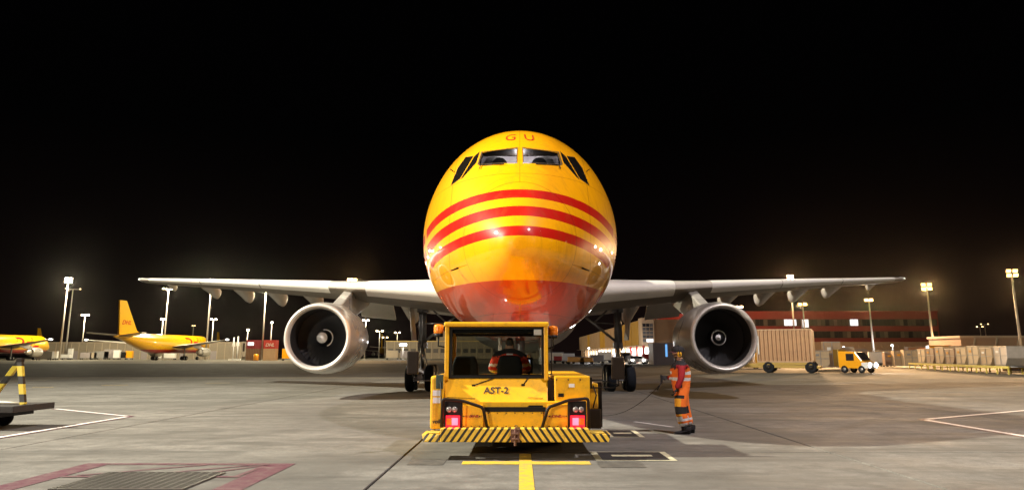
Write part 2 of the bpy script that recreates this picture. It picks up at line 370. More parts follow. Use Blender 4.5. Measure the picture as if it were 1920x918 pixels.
slab_me = sm.mesh('apron_slab', M_CON, 0.012, 1)
for i in range(9):
    for j in range(9):
        obj('apron_slab', slab_me, ground, (SX0+i*SLAB, SY0+j*SLAB, random.uniform(-0.0015, 0.0015)))
mb = MB(); mb.add([(-600, 64, .004), (9, 64, .004), (22, 96, .004), (16, 158, .004), (-600, 158, .004)], [(0,1,2,3,4)])
mb.build('taxiway', M_ASP, kind='structure')
# painted markings
def paint_mat(name, c, worn=0.5):
    m, n, b = base_nodes(name); L = n.links.new; N = n.nodes.new
    g = N('ShaderNodeNewGeometry'); z = N('ShaderNodeTexNoise'); z.inputs['Scale'].default_value = 5; z.inputs['Detail'].default_value = 9; z.inputs['Roughness'].default_value = 0.75
    L(g.outputs['Position'], z.inputs['Vector'])
    r = N('ShaderNodeMapRange'); r.inputs[1].default_value = 0.44; r.inputs[2].default_value = 0.72; r.inputs[4].default_value = worn; L(z.outputs['Fac'], r.inputs[0])
    x = N('ShaderNodeMix'); x.data_type = 'RGBA'; L(r.outputs[0], x.inputs[0]); x.inputs[6].default_value = (*c, 1); x.inputs[7].default_value = (0.2, 0.185, 0.15, 1)
    L(x.outputs[2], b.inputs['Base Color']); b.inputs['Roughness'].default_value = 0.6
    MATS[name] = m; return m
P_YEL = paint_mat('yellow_line_paint', (0.62, 0.40, 0.02), 0.8); P_WHT = paint_mat('white_line_paint', (0.72, 0.70, 0.66), 0.6)
P_MAR = paint_mat('maroon_line_paint', (0.080, 0.014, 0.032), 0.5); P_BLK = paint_mat('black_ground_paint', (0.012, 0.013, 0.016), 0.15)
P_PAT = paint_mat('dark_repair_patch', (0.06, 0.057, 0.05), 0.5); P_CRM = paint_mat('cream_border_paint', (0.55, 0.52, 0.34), 0.7)
def flat(name, pts, m, z=0.006):
    mb = MB(); mb.add([(p[0], p[1], z) for p in pts], [tuple(range(len(pts)))]); return mb.build(name, m, ground)
def rect(name, x0, y0, x1, y1, m, z=0.006): return flat(name, [(x0,y0),(x1,y0),(x1,y1),(x0,y1)], m, z)
def stripe(name, a, b, w_, m, z=0.006):
    a = Vector(a[:2]); b = Vector(b[:2]); d = (b-a).normalized(); q = Vector((-d.y, d.x))*w_/2
    return flat(name, [a-q, b-q, b+q, a+q], m, z)
rect('yellow_guide_line', -0.02, 3.0, 0.185, 14.9, P_YEL)
rect('yellow_guide_line', -0.02, 24.5, 0.185, 60, P_YEL)
ya, yb = gnd(865, 870), gnd(1105, 864.5)
rect('yellow_stop_bar', ya.x, ya.y, -0.022, yb.y, P_YEL); rect('yellow_stop_bar', 0.187, ya.y, yb.x, yb.y, P_YEL)
for (a, b, c) in (((105,766),(243,780),(-60,829)), ((2010,761),(1730,786),(2010,832))):
    A, B, C = gnd(*a), gnd(*b), gnd(*c)
    d1 = (A-B).normalized(); d2 = (C-B).normalized()
    stripe('maroon_line', B + d1*0.02, A, 0.30, P_MAR, 0.005); stripe('maroon_line', B + d2*0.02, C, 0.34, P_MAR, 0.0065)
    stripe('white_line', B + d1*0.2, A, 0.15, P_WHT, 0.008); stripe('white_line', B + d2*0.2, C, 0.16, P_WHT, 0.0095)
# maroon keep-clear box round the drain grate
A, B = gnd(165, 868), gnd(556, 868); bx0, bx1, byt = A.x, B.x, A.y; byb = byt - 3.4; lw = 0.30
rect('maroon_box_line', bx0+lw*1.35, byt-0.17, bx1-lw*1.35, byt, P_MAR, 0.006)
rect('maroon_box_line', bx0, byb, bx0+lw*1.3, byt, P_MAR, 0.006); rect('maroon_box_line', bx1-lw*1.3, byb, bx1, byt, P_MAR, 0.006)
for k in range(4):
    x = bx0 + 0.55 + k*0.78
    stripe('maroon_hatch_line', (x, byt-1.35-0.05*k), (min(bx1-lw*1.3-.02, x+1.45), byt-0.18), 0.085, P_MAR, 0.0075)
rect('maroon_hatch_line', bx0+lw*1.35, byt-1.52, bx1-lw*1.35, byt-1.40, P_MAR, 0.009)
# patches and the square sensor pads
def pad(px0, py0, px1, py1, inner=True):
    a, b = gnd(px0, py1), gnd(px1, py0); w_ = b.x-a.x; d = b.y-a.y; e = 0.07
    rect('cream_pad_border', a.x, a.y, a.x+w_, a.y+d, P_CRM, 0.005)
    rect('black_pad', a.x+e*1.6, a.y+e, a.x+w_-e*1.6, a.y+d-e, P_BLK, 0.0085)
    if inner: rect('cream_pad_mark', a.x+w_*0.24, a.y+d*0.42, a.x+w_*0.76, a.y+d*0.60, P_CRM, 0.011)
pad(1118, 846.5, 1246, 863); pad(1142, 806, 1190, 819)
for (px0, py0, px1, py1) in ((762,860,838,871), (1126,865,1200,876)):
    a, b = gnd(px0, py1), gnd(px1, py0); rect('repair_patch', a.x, a.y, b.x, b.y, P_PAT, 0.005)
for (a, b) in (((190,722),(240,721)), ((385,718),(430,717)), ((520,716),(560,715)), ((60,726),(100,725.5))):
    stripe('yellow_dash', gnd(*a), gnd(*b), 0.18, P_YEL, 0.006)
for (a, b, c_) in (((1195,789),(1260,799),(1300,800)),):
    stripe('white_scrape_mark', gnd(1190,790), gnd(1262,800), 0.12, P_WHT, 0.0055)

# ================================================================== the airliner
def fuselage_loft(nst, nseg):
    X  = [0.0, 0.05, 0.2, 0.5, 1.0, 1.5, 1.9, 2.6, 3.4, 4.2, 5.0, 6.0, 7.0, 8.5, 34.0, 40.0, 46.0, 50.0, 53.6]
    TP = [-0.95, -0.70, -0.47, -0.12, 0.34, 0.78, 1.13, 1.71, 2.24, 2.59, 2.78, 2.82, 2.82, 2.82, 2.82, 2.80, 2.6, 2.3, 1.9]
    BT = [-0.95, -1.20, -1.40, -1.65, -1.92, -2.11, -2.22, -2.36, -2.48, -2.58, -2.66, -2.74, -2.80, -2.82, -2.82, -1.9, -0.3, 0.8, 1.5]
    HW = [0.0, 0.26, 0.47, 0.75, 1.08, 1.35, 1.53, 1.82, 2.09, 2.32, 2.51, 2.69, 2.79, 2.83, 2.82, 2.55, 1.75, 1.05, 0.25]
    ZW = [-0.95, -0.95, -0.94, -0.90, -0.80, -0.68, -0.58, -0.42, -0.25, -0.13, -0.05, 0, 0, 0, 0, 0.35, 1.1, 1.55, 1.7]
    ft, fb, fw, fz = pchip(X, TP), pchip(X, BT), pchip(X, HW), pchip(X, ZW)
    xs = [0.012 + 8.5*(i/nst)**1.7 for i in range(nst+1)] + [12, 18, 24, 30, 34, 37, 40, 43, 46, 48, 50, 52, 53.6]
    vs = []; fs = []
    for x in xs:
        if x < 0.05:
            t = math.sqrt(x/0.05); tp, bt, hw, zw = -0.95+0.25*t, -0.95-0.25*t, 0.26*t, -0.95
        else: tp, bt, hw, zw = ft(x), fb(x), fw(x), fz(x)
        for k in range(nseg):
            a = 2*math.pi*(k+0.5)/nseg; c, s_ = math.sin(a), math.cos(a)
            vs.append((hw*c, x, FC + zw + (tp-zw if s_ > 0 else zw-bt)*s_))
    for i in range(len(xs)-1):
        for k in range(nseg):
            fs.append((i*nseg+k, i*nseg+(k+1) % nseg, (i+1)*nseg+(k+1) % nseg, (i+1)*nseg+k))
    fs.append(tuple(range(nseg))[::-1]); n0 = (len(xs)-1)*nseg; fs.append(tuple(range(n0, n0+nseg)))
    return vs, fs
NOSE = Vector((0, 16.1, 0))
def foil(chord, thick, n=9):
    ts = [0, 0.008, 0.03, 0.08, 0.17, 0.32, 0.52, 0.76, 1.0]
    yt = lambda t: 5*thick*(0.2969*math.sqrt(t)-0.126*t-0.3516*t*t+0.2843*t**3-0.1015*t**4)
    up = [(t*chord, (yt(t)*0.9+0.02*t*(1-t))*chord) for t in ts]; lo = [(t*chord, (-yt(t)*1.1+0.02*t*(1-t))*chord) for t in ts]
    return up[::-1] + lo[1:]           # TE upper -> LE -> TE lower
# stations: |X|, leading-edge y (from the nose), leading-edge z, chord, thickness, trailing-edge drop
WST = [(1.6, 16.4, 4.28, 11.2, .135, .35), (3.4, 17.7, 4.42, 10.2, .13, .33), (8.0, 20.9, 4.80, 7.2, .115, .22), (15.0, 25.7, 5.42, 4.9, .105, .12), (22.3, 30.8, 6.03, 2.7, .095, .05)]
def wing_at(ax):
    for a, b in zip(WST, WST[1:]):
        if a[0] <= ax <= b[0]:
            t = (ax-a[0])/(b[0]-a[0]); return [p+(q-p)*t for p, q in zip(a, b)]
    return WST[-1]
def wing_mesh(sgn, stations, name, m, part=None, grow=0.0):
    vs = []; fs = []; n = None
    for (ax, ly, lz, ch, th, dr) in stations:
        pf = foil(ch, th)
        if part: k0, k1 = part; pf = pf[k0:k1]
        n = len(pf)
        for (t, h) in pf:
            vs.append((sgn*ax, ly + t - grow, lz + h*(1+grow*1.2) - dr*t/ch + (grow*0.15 if h > 0 else -grow*0.15)))
    for i in range(len(stations)-1):
        for k in range(n-1 if part else n):
            fs.append((i*n+k, i*n+(k+1) % n, (i+1)*n+(k+1) % n, (i+1)*n+k))
    mb = MB(); nn_ = n-1 if part else n
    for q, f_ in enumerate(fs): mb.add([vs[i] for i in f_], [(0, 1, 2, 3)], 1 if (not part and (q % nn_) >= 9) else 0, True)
    if not part:
        mb.add(vs[:n], [tuple(range(n))]); e = vs[-n:]; mb.add(e, [tuple(range(n))])
    return mb
def subdiv_stations(a, b, n): return [wing_at(a+(b-a)*i/n)[:] for i in range(n+1)]
def engine_parts(plane, sgn, hi=True):
    ex, ey, ez = sgn*7.98, 15.75, 2.38
    nseg = 64 if hi else 20
    mb = MB(); c = (ex, ey, ez); Q = .955; LT = lambda pr: [(r_*Q, y_) for r_, y_ in pr]
    mb.lathe(LT([(1.385, .16), (1.43, .42), (1.475, .9), (1.50, 1.7), (1.47, 2.7), (1.38, 3.7), (1.24, 4.6), (1.20, 4.6), (1.18, 4.0)]), c, 1, nseg)
    mb.lathe([(.95, 4.0), (.82, 4.9), (.62, 5.9), (.5, 6.3), (.3, 6.3), (.12, 7.0), (.01, 7.2)], c, 1, nseg)
    if hi:
        for yy in (1.72, 3.1): mb.lathe(LT([(1.502, yy), (1.508, yy+.012), (1.502, yy+.024)]), c, 1, nseg, 1)
    nac = mb.build('engine', [M_NAC, M_GRY], plane)
    mb = MB(); mb.lathe(LT([(1.165, .27), (1.18, .2), (1.22, .07), (1.285, 0.0), (1.345, .035), (1.385, .16)]), c, 1, nseg); mb.build('inlet_lip', M_LIP, nac)
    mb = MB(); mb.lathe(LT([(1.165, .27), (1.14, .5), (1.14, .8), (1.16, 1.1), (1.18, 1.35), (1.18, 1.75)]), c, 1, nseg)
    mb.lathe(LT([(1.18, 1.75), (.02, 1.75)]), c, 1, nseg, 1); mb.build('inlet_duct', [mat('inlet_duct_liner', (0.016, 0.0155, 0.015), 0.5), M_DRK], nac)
    if hi:
        bm_ = MB(); nb = 38; rs = [.36, .6, .9, 1.11]
        vs = []; fs = []
        for r_ in rs:
            tw = R(25 + 38*(r_-.36)/.8); cw = .13 + .05*r_
            for q in (-1, 0, 1): vs.append((math.sin(tw)*cw*q, 1.46 + math.cos(tw)*cw*q*0.8, r_))
        for i in range(len(rs)-1):
            for k in range(2): fs.append((i*3+k, i*3+k+1, (i+1)*3+k+1, (i+1)*3+k))
        bm_.add(vs, fs, 0, True); bme = bm_.mesh('fan_blade', M_FAN)
        for k in range(nb):
            obj('fan_blade', bme, nac, (ex, ey, ez), (0, 2*math.pi*k/nb, 0))
        mb = MB(); mb.lathe([(.36, 1.42), (.30, 1.2), (.19, .95), (.08, .8), (.005, .76)], c, 1, 32); spn = mb.build('spinner', mat('spinner_dark', (0.02, 0.02, 0.022), 0.3), nac)
        # white spiral painted on the spinner: a strip that winds out from the tip
        mb = MB(); prof = lambda r_: .755 + (r_-.005)*0.92 + 0.2*r_*r_
        vs = []; fs = []; n = 40
        t0, t1 = (-0.6, 4.0) if sgn < 0 else (0, 6.28)
        if sgn < 0:
            mb.lathe([(.215, prof(.215)-.03), (.12, prof(.12)-.05), (.004, .70)], c, 1, 28)
            rr = lambda t: (.30+.02*t, .335+.028*t)
            a_ = lambda t: R(100) - t*R(170)
            off = .07
        else:
            mb.lathe([(.12, prof(.12)-.05), (.004, .70)], (ex-.05, ey, ez), 1, 24)
            rr = lambda t: (.255, .305); a_ = lambda t: R(90) - t*R(360); off = 0
        for i in range(n+1):
            t = i/n; r0, r1 = rr(t); a = a_(t)
            for r_ in (r0, r1): vs.append((ex+off+math.cos(a)*r_, ey+prof(r_)-.03, ez+math.sin(a)*r_))
            if i: fs.append((2*i-2, 2*i-1, 2*i+1, 2*i))
        mb.add(vs, fs, 0, True); mb.build('white_spiral', M_WHT, spn)
    # pylon
    mb = MB(); P = [(1.2, 3.75), (3.2, 3.85), (5.6, 4.62), (9.8, 4.6), (9.6, 4.15), (5.2, 3.2), (3.0, 3.4)]
    hw_ = .24
    a = [(ex-hw_, ey+p[0], p[1]) for p in P]; mb.prism(a, (2*hw_, 0, 0)); mb.build('pylon', M_NAC, plane, 0.09 if hi else 0, 3)
    return nac
# drain grate inside the maroon box
ga, gb = gnd(205, 887), gnd(415, 887)
gr = obj('drain_grate', None, None); gr.empty_display_size = .2
gr['label'] = 'dark steel drain grate inside the maroon painted box'; gr['category'] = 'grate'; gr.location = (ga.x, ga.y-1.45, 0)
gw = gb.x-ga.x
mb = MB(); mb.box(-.05, -.05, .004, gw+.05, 0, .02); mb.box(-.05, 1.45, .004, gw+.05, 1.5, .02); mb.box(-.05, .001, .004, -.001, 1.449, .02); mb.box(gw+.001, .001, .004, gw+.05, 1.449, .02); M_GRT = mat('dark_grate_steel', (.085, .08, .07), .5, metal=.3, var=.4, scale=2.5, dirt=.6); mb.build('frame', M_GRT, gr)
mb = MB(); mb.box(0, 0, .003, gw, 1.449, .006); mb.build('sump', M_DRK, gr)
for k in range(22):
    mb = MB(); y_ = .03+k*1.40/22; mb.box(.001, y_, .0065, gw-.001, y_+.028, .017); mb.build('bar', M_GRT, gr)
for k in range(12):
    mb = MB(); x_ = .02+k*(gw-.04)/12; mb.box(x_, .004, .0068, x_+.03, 1.446, .0185); mb.build('cross_bar', M_GRT, gr)
def wheel(parent, name, c, r, w_, hub=M_STL, axis=0):
    mb = MB(); x0 = -w_/2
    prof = [(r*.5, x0+.02), (r*.62, x0), (r*.86, x0+.01), (r*.97, x0+w_*.16), (r, x0+w_*.3), (r, x0+w_*.7), (r*.97, x0+w_*.84), (r*.86, w_/2-.01), (r*.62, w_/2), (r*.5, w_/2-.02)]
    mb.lathe(prof, c, axis, 28); t = mb.build(name, M_RUB, parent)
    mb = MB(); mb.lathe([(.02, x0+.05), (r*.2, x0+.03), (r*.3, x0+.07), (r*.5, x0+.03), (r*.5, w_/2-.03), (r*.3, w_/2-.07), (r*.2, w_/2-.03), (.02, w_/2-.05)], c, axis, 20); mb.build('rim', hub, t)
    return t
def surf_cast(bvh, p, d):
    h = bvh.ray_cast(Vector(p), Vector(d).normalized()); return h[0], h[1]
def draped(name, me, bvh, xf, mt, parent, off=.006, side=None):
    # lay a flat text mesh onto the hull: xf maps (x, y) of the text to (origin, direction)
    bm = bmesh.new(); bm.from_mesh(me)
    bmesh.ops.subdivide_edges(bm, edges=[e_ for e_ in bm.edges if e_.calc_length() > .25], cuts=2) if side else None
    for v in bm.verts:
        o_, d_ = xf(v.co.x, v.co.y); h, nn = surf_cast(bvh, o_, d_)
        if h is not None:
            if nn.dot(Vector(d_)) > 0: nn = -nn
            v.co = h + nn*off
    bm.to_mesh(me); bm.free(); return obj(name, me, parent)

plane = thing('cargo_airplane', 'yellow cargo airliner with red stripes, nose towards the camera, behind the tug', 'airplane', NOSE)
vs, fs = fuselage_loft(72, 128)
fme = bpy.data.meshes.new('fuselage'); fme.from_pydata(vs, [], fs)
HULL = BVHTree.FromPolygons([Vector(v) for v in vs], fs)
def hull_px(px, py):
    o_ = CAMP - NOSE; h = HULL.ray_cast(o_, ray(px, py).normalized()); return h[0], h[1]
VPX = 975.0
def win_poly(poly, sgn):
    return [(VPX + sgn*(x), y) for x, y in poly]
FRONT = [(5.5, 277), (71, 285.5), (78.5, 308.5), (6.5, 304.5)]
SIDE1 = [(75.2, 284), (85.5, 293.5), (111.5, 336.5), (107, 333), (82, 305)]
SIDE2 = [(87.5, 293), (102, 295), (116, 315), (129.5, 347.5), (112.5, 335)]
def scale_poly(poly, k):
    cx = sum(p[0] for p in poly)/len(poly); cy_ = sum(p[1] for p in poly)/len(poly)
    out = []
    for x, y in poly:
        dx, dy = x-cx, y-cy_; L_ = math.hypot(dx, dy); out.append((cx+dx*(L_+k)/L_, cy_+dy*(L_+k)/L_))
    return out
def edge_pts(poly, n=8):
    out = []
    for i in range(len(poly)):
        a, b = poly[i], poly[(i+1) % len(poly)]
        for k in range(n): t = k/n; out.append((a[0]+(b[0]-a[0])*t, a[1]+(b[1]-a[1])*t))
    return out
def hull_patch(name, poly, mt, off, parent, rings=5, inner=None):
    op_ = edge_pts(poly); ip = edge_pts(inner) if inner else None
    cx = sum(p[0] for p in poly)/len(poly); cy_ = sum(p[1] for p in poly)/len(poly)
    vs = []; fs = []; n = len(op_); nr = 2 if inner else rings
    for r_ in range(nr):
        for k, p in enumerate(op_):
            if inner: q = p if r_ == 0 else ip[k]
            else:
                t = 1 - r_/(rings-1)*0.999; q = (cx+(p[0]-cx)*t, cy_+(p[1]-cy_)*t)
            h, nn = hull_px(*q)
            if h is None: h, nn = hull_px(VPX+(q[0]-VPX)*.985, q[1])
            if nn.dot(ray(*q)) > 0: nn = -nn
            vs.append(h + nn*off)
    for r_ in range(nr-1):
        for k in range(n): fs.append((r_*n+k, r_*n+(k+1) % n, (r_+1)*n+(k+1) % n, (r_+1)*n+k))
    mb = MB(); mb.add(vs, fs, 0, True); return mb.build(name, mt, parent)
# openings for the two windscreens and the flight deck behind them, cut from the hull
fob = bpy.data.objects.new('fuselage', fme); COL.objects.link(fob)
cutters = []
for sgn in (-1, 1):
    pl = win_poly(FRONT, sgn); near = []; far = []
    for p in pl:
        h, nn = hull_px(*p); near.append(h - Vector((0, .6, .05))); far.append(h + Vector((-0.04*sgn, 1.25, 0.0)))
    mb = MB(); mb.hexa(near, far); me = mb.mesh('cut', M_DBR); co = bpy.data.objects.new('cut', me); COL.objects.link(co); cutters.append(co)
mb = MB(); mb.hexa([(-1.0, 2.75, FC+.72), (1.0, 2.75, FC+.72), (1.0, 2.75, FC+1.45), (-1.0, 2.75, FC+1.45)], [(-1.05, 4.3, FC+.72), (1.05, 4.3, FC+.72), (1.05, 4.3, FC+2.15), (-1.05, 4.3, FC+2.15)]); co = bpy.data.objects.new('cut', mb.mesh('cut', M_DBR)); COL.objects.link(co); cutters.append(co)
fme.materials.append(M_LIV); fme.materials.append(M_DBR)
for co in cutters:
    md = fob.modifiers.new('b', 'BOOLEAN'); md.operation = 'DIFFERENCE'; md.object = co; md.solver = 'EXACT'; md.material_mode = 'TRANSFER'
dg = bpy.context.evaluated_depsgraph_get(); dg.update()
nme = bpy.data.meshes.new_from_object(fob.evaluated_get(dg)); nme.name = 'fuselage'
for co in cutters + [fob]: bpy.data.objects.remove(co)
for p in nme.polygons: p.use_smooth = True
nme.set_sharp_from_angle(angle=R(32))
fus = obj('fuselage', nme, plane)
M_GSK = mat('window_gasket', (0.10, 0.07, 0.03), 0.5)
for sgn in (-1, 1):
    for poly, gm, nm in ((FRONT, M_PANE, 'windscreen'), (SIDE1, M_DGL, 'cockpit_side_window'), (SIDE2, M_DGL, 'cockpit_side_window')):
        pl = win_poly(poly, sgn)
        pn = hull_patch(nm, pl, gm, .004 if nm == 'windscreen' else .006, plane)
        hull_patch('window_frame', scale_poly(pl, 1.3 if nm == 'windscreen' else .6), M_GSK, .012 if nm == 'windscreen' else .004, pn, inner=scale_poly(pl, -0.5))
    # wiper at the foot of each windscreen
    a, _ = hull_px(VPX+sgn*30, 309.5); b, _ = hull_px(VPX+sgn*74, 311.5); c, _ = hull_px(VPX+sgn*76, 318)
    mb = MB(); o_ = Vector((0, -.03, .02)); mb.tube([a+o_, b+o_], .013, 6); mb.tube([b+o_, c+o_], .012, 6); mb.build('wiper', M_BLK, plane)
# flight deck seen through the windscreens
mb = MB(); mb.box(-1.0, 4.1, FC+.73, 1.0, 4.14, FC+1.88); mb.build('cockpit_rear_panel', mat('silver_sunshade', (0.62, 0.58, 0.62), 0.45, var=0.35, scale=14), plane)
for x in (-.52, .50):
    mb = MB(); mb.lathe([(.20, 0), (.20, .12)], (x, 3.9, FC+1.60), 1, 20, 0, True, (True, True)); mb.box(x-.2, 3.9, FC+.73, x+.2, 4.02, FC+1.60); mb.build('pilot_headrest', M_PLA, plane)
    mb = MB(); mb.box(x-.18, 3.95, FC+1.96, x+.18, 3.99, FC+2.0); mb.build('overhead_lamp', mat('cockpit_lamp', (.9, .9, .9), .4, emit=(1, .95, .9), estr=5.0), plane)
mb = MB(); mb.box(-1.05, 2.95, FC+.725, 1.05, 3.15, FC+.86); mb.build('glareshield', M_BLK, plane, .02)
ld = bpy.data.lights.new('cockpit_light', 'POINT'); ld.energy = 42; ld.color = (1, .9, .92); ld.shadow_soft_size = .1
lo = obj('cockpit_light', ld, plane, (0, 3.35, FC+1.55))
# registration letters on the crown above the windscreens
REGY = hull_px(975, 257)[0].y
for ch, cx in (('G', -.225), ('U', .235)):
    me = text_mesh('registration_letter', ch, .56, mat('dark_red_lettering', (.36, .02, .006), .4), bold=-.004, ext=0)
    draped('registration_letter', me, HULL, lambda x, y, cx=cx: ((cx + x*.72 + (y)*(.06 if cx < 0 else -.06), REGY + y*1.25, 12), (0, 0, -1)), M_RED, plane, .008)
# small probes low on the nose
for sgn in (-1, 1):
    h, nn = hull_px(VPX+sgn*116, 502); mb = MB(); mb.tube([h, h+nn*.10, h+nn*.13+Vector((sgn*.03, -.16, -.03))], [.022, .018, .012], 8); mb.build('pitot_probe', M_DBR, plane)
    h, nn = hull_px(VPX+sgn*124, 322); mb = MB(); mb.tube([h, h+nn*.08, h+nn*.1+Vector((0, -.1, -.02))], .012, 6); mb.build('pitot_probe', M_DBR, plane)
    a, _ = hull_px(VPX+sgn*38, 432); b, _ = hull_px(VPX+sgn*57, 468); mb = MB(); mb.tube([a, b], .006, 5); mb.build('lightning_strip', M_STL, plane)
# wings, slats, flap fairings
for sgn in (-1, 1):
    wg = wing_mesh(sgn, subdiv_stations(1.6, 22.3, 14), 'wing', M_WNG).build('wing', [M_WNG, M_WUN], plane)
    for (a, b) in ((3.3, 7.0), (9.0, 13.2), (13.25, 17.4), (17.45, 21.6)):
        wing_mesh(sgn, subdiv_stations(a, b, 4), 'slat', M_SLT, part=(4, 12), grow=.018).build('slat', M_SLT, wg)
    e_ = wing_at(22.3); mb = MB()
    mb.sphere((sgn*22.33, e_[1]+.55, e_[2]), .16, 12, 8, 0, (1.1, 3.2, .75)); mb.build('wing_tip', M_WHT, wg)
    mb = MB(); mb.sphere((sgn*22.42, e_[1]+.16, e_[2]+.01), .06, 8, 6); mb.build('navigation_light', mat('nav_light', (.9, .9, .9), .2, emit=(1, .95, .85), estr=1.5), wg)
    # canoe fairings under the trailing edge: deepening aft, blunt drooped end
    for (ax, ln, dp, wd) in ((5.9, 4.4, .80, .5), (11.6, 3.6, .55, .42), (13.9, 3.4, .60, .42), (16.1, 3.1, .58, .40), (18.4, 2.8, .50, .36), (21.3, 1.1, .30, .20)):
        s_ = wing_at(ax); ty = s_[1]+s_[3]; y0 = ty - ln*.72; mb = MB(); vs = []; fs = []; n = 12; rows = 9
        for i in range(rows):
            t = i/(rows-1); yy = y0+ln*t; tl = min(1.0, (yy-s_[1])/s_[3]); tz = s_[2]-s_[5]*tl - .02
            dep = dp*(0.05+0.95*min(1, t/.9)**1.15)*(1 if t < .9 else .93); ww = wd*(0.25+.75*math.sin(min(1, t/.55)*math.pi/2))*(1 if t < .8 else 1-.35*(t-.8)/.2)
            if tl >= 1.0: tz -= (yy-ty)*.16
            for k in range(n):
                a = math.pi + math.pi*k/(n-1); vs.append((sgn*ax+math.cos(a)*ww, yy, tz + math.sin(a)*dep))
        for i in range(rows-1):
            for k in range(n-1): fs.append((i*n+k, i*n+k+1, (i+1)*n+k+1, (i+1)*n+k))
            fs.append((i*n, (i+1)*n, (i+1)*n+n-1, i*n+n-1))
        fs.append(tuple(range(n))); fs.append(tuple(range((rows-1)*n, rows*n)))
        mb.add(vs, fs, 0, True); mb.build('flap_track_fairing', M_WNG, wg)
    # drooped inboard flap and aileron panels
    for (a, b, ln, dr) in ((6.9, 8.9, 1.2, .75), (3.2, 5.6, .9, .2)):
        A, B = wing_at(a), wing_at(b); p = []
        for q in (A, B):
            ty = q[1]+q[3]; z = q[2]-q[5]; p += [(sgn*q[0], ty-.25, z-.02), (sgn*q[0], ty-.25+ln, z-dr)]
        mb = MB(); o_ = Vector((0, .05, -.14)); u = [Vector(p[0]), Vector(p[1]), Vector(p[3]), Vector(p[2])]
        mb.hexa(u, [v+o_ for v in u]); mb.build('flap', M_WNG, wg, .03)
    engine_parts(plane, sgn)
    # tailplane and its root
    mb = MB(); a = [(sgn*.4, 46.2, FC+1.95), (sgn*.4, 51.6, FC+1.95), (sgn*7.4, 53.8, FC+2.6), (sgn*7.4, 51.6, FC+2.6)]; mb.hexa([Vector(v)-Vector((0, 0, .16)) for v in a], [Vector(v)+Vector((0, 0, .16)) for v in a]); mb.build('tailplane', M_WNG, plane, .05)
mb = MB(); a = [(0, 40.5, FC+2.5), (0, 43.5, FC+3.6), (0, 50.3, 16.4), (0, 53.4, 16.4), (0, 51.2, FC+2.2)]; mb.prism([Vector(v)-Vector((.2, 0, 0)) for v in a], (.4, 0, 0)); mb.build('fin', M_FIN, plane, .06)
# wing-to-body fairing
mb = MB(); vs = []; fs = []; n = 20; rows = [(12.8, .02), (14.5, .5), (16.5, .85), (20, 1.0), (25, 1.0), (28.5, .8), (31, .3), (32, .02)]
for (yy, k_) in rows:
    for k in range(n):
        a = math.pi + math.pi*k/(n-1); vs.append((math.cos(a)*2.6*k_, yy, FC-1.35 + math.sin(a)*(1.1+.62*k_)))
for i in range(len(rows)-1):
    for k in range(n-1): fs.append((i*n+k, i*n+k+1, (i+1)*n+k+1, (i+1)*n+k))
mb.add(vs, fs, 0, True); mb.build('belly_fairing', mat('belly_grey', (.22, .21, .2), .4), plane)
# landing gear
for sgn in (-1, 1):
    gx, gy = sgn*4.8, 24.1; mb = MB()
    mb.tube([(gx, gy, 1.0), (gx, gy, 2.2)], .105, 14, 1); mb.tube([(gx, gy, 2.1), (gx, gy, 4.35)], .165, 16)
    mb.tube([(gx, gy-.27, 2.15), (gx, gy-.22, 4.3)], .05, 8); mb.tube([(gx+.2*sgn, gy+.12, 1.9), (gx+.2*sgn, gy+.1, 4.3)], .045, 8)
    mb.box(gx-.22, gy-.22, 2.02, gx+.22, gy+.22, 2.3); mb.box(gx-.28, gy-.25, 3.75, gx+.28, gy+.3, 4.3)
    mb.tube([(gx, gy-.12, 2.35), (gx, gy-.42, 1.75), (gx, gy-.14, 1.1)], .05, 8)
    gear = mb.build('main_gear_strut', [mat('gear_grey', (.20, .195, .20), .35, metal=.4, dirt=.3), M_CHR], plane)
    mb = MB(); mb.tube([(gx-.1*sgn, gy, 2.35), (sgn*2.6, gy-.1, 4.05)], .065, 10); mb.tube([(gx-.1*sgn, gy+.2, 4.2), (sgn*3.6, gy+.1, 3.2)], .04, 8); mb.tube([(gx-.1*sgn, gy-.1, 3.2), (sgn*3.7, gy, 3.25)], .03, 8); mb.build('side_brace', M_STL, gear)
    mb = MB(); mb.box(gx-.13, gy-.85, .52, gx+.13, gy+.85, .76); mb.box(gx-.2, gy-.2, .70, gx+.2, gy+.2, 1.06)
    for dy in (-.7, .7): mb.tube([(gx-.42, gy+dy, .62), (gx+.42, gy+dy, .62)], .08, 10)
    mb.tube([(gx-.18, gy-.75, .85), (gx-.2, gy-.35, 1.25), (gx-.1, gy-.1, 1.7)], .025, 6); mb.tube([(gx+.18, gy-.75, .8), (gx+.25, gy-.3, 1.35), (gx+.1, gy-.1, 1.9)], .022, 6)
    mb.tube([(gx-.4, gy-.74, .5), (gx+.4, gy-.74, .5)], .03, 6)
    mb.build('bogie_beam', mat('gear_light', (.36, .35, .36), .35, metal=.4, dirt=.35), gear)
    for dx in (-.47, .47):
        for dy in (-.7, .7): wheel(plane, 'wheel', (gx+dx, gy+dy, .62), .62, .44)
    mb = MB(); a = [(gx+.42*sgn, gy-.7, 2.4), (gx+.42*sgn, gy+.9, 2.4), (gx+.62*sgn, gy+.9, 4.3), (gx+.62*sgn, gy-.7, 4.3)]; mb.prism(a, (.05*sgn, 0, 0)); mb.build('gear_door', M_WNG, gear, .01)
mb = MB(); ny = 6.67; mb.tube([(0, ny, .5), (0, ny, 1.3)], .09, 12, 1); mb.tube([(0, ny, 1.2), (0, ny, 2.5)], .13, 14); mb.tube([(0, ny+.1, 1.5), (0, ny+1.3, 2.3)], .05, 8); mb.tube([(-.45, ny, .5), (.45, ny, .5)], .07, 10)
mb.box(-.2, ny-.25, 1.5, .2, ny-.1, 1.75)
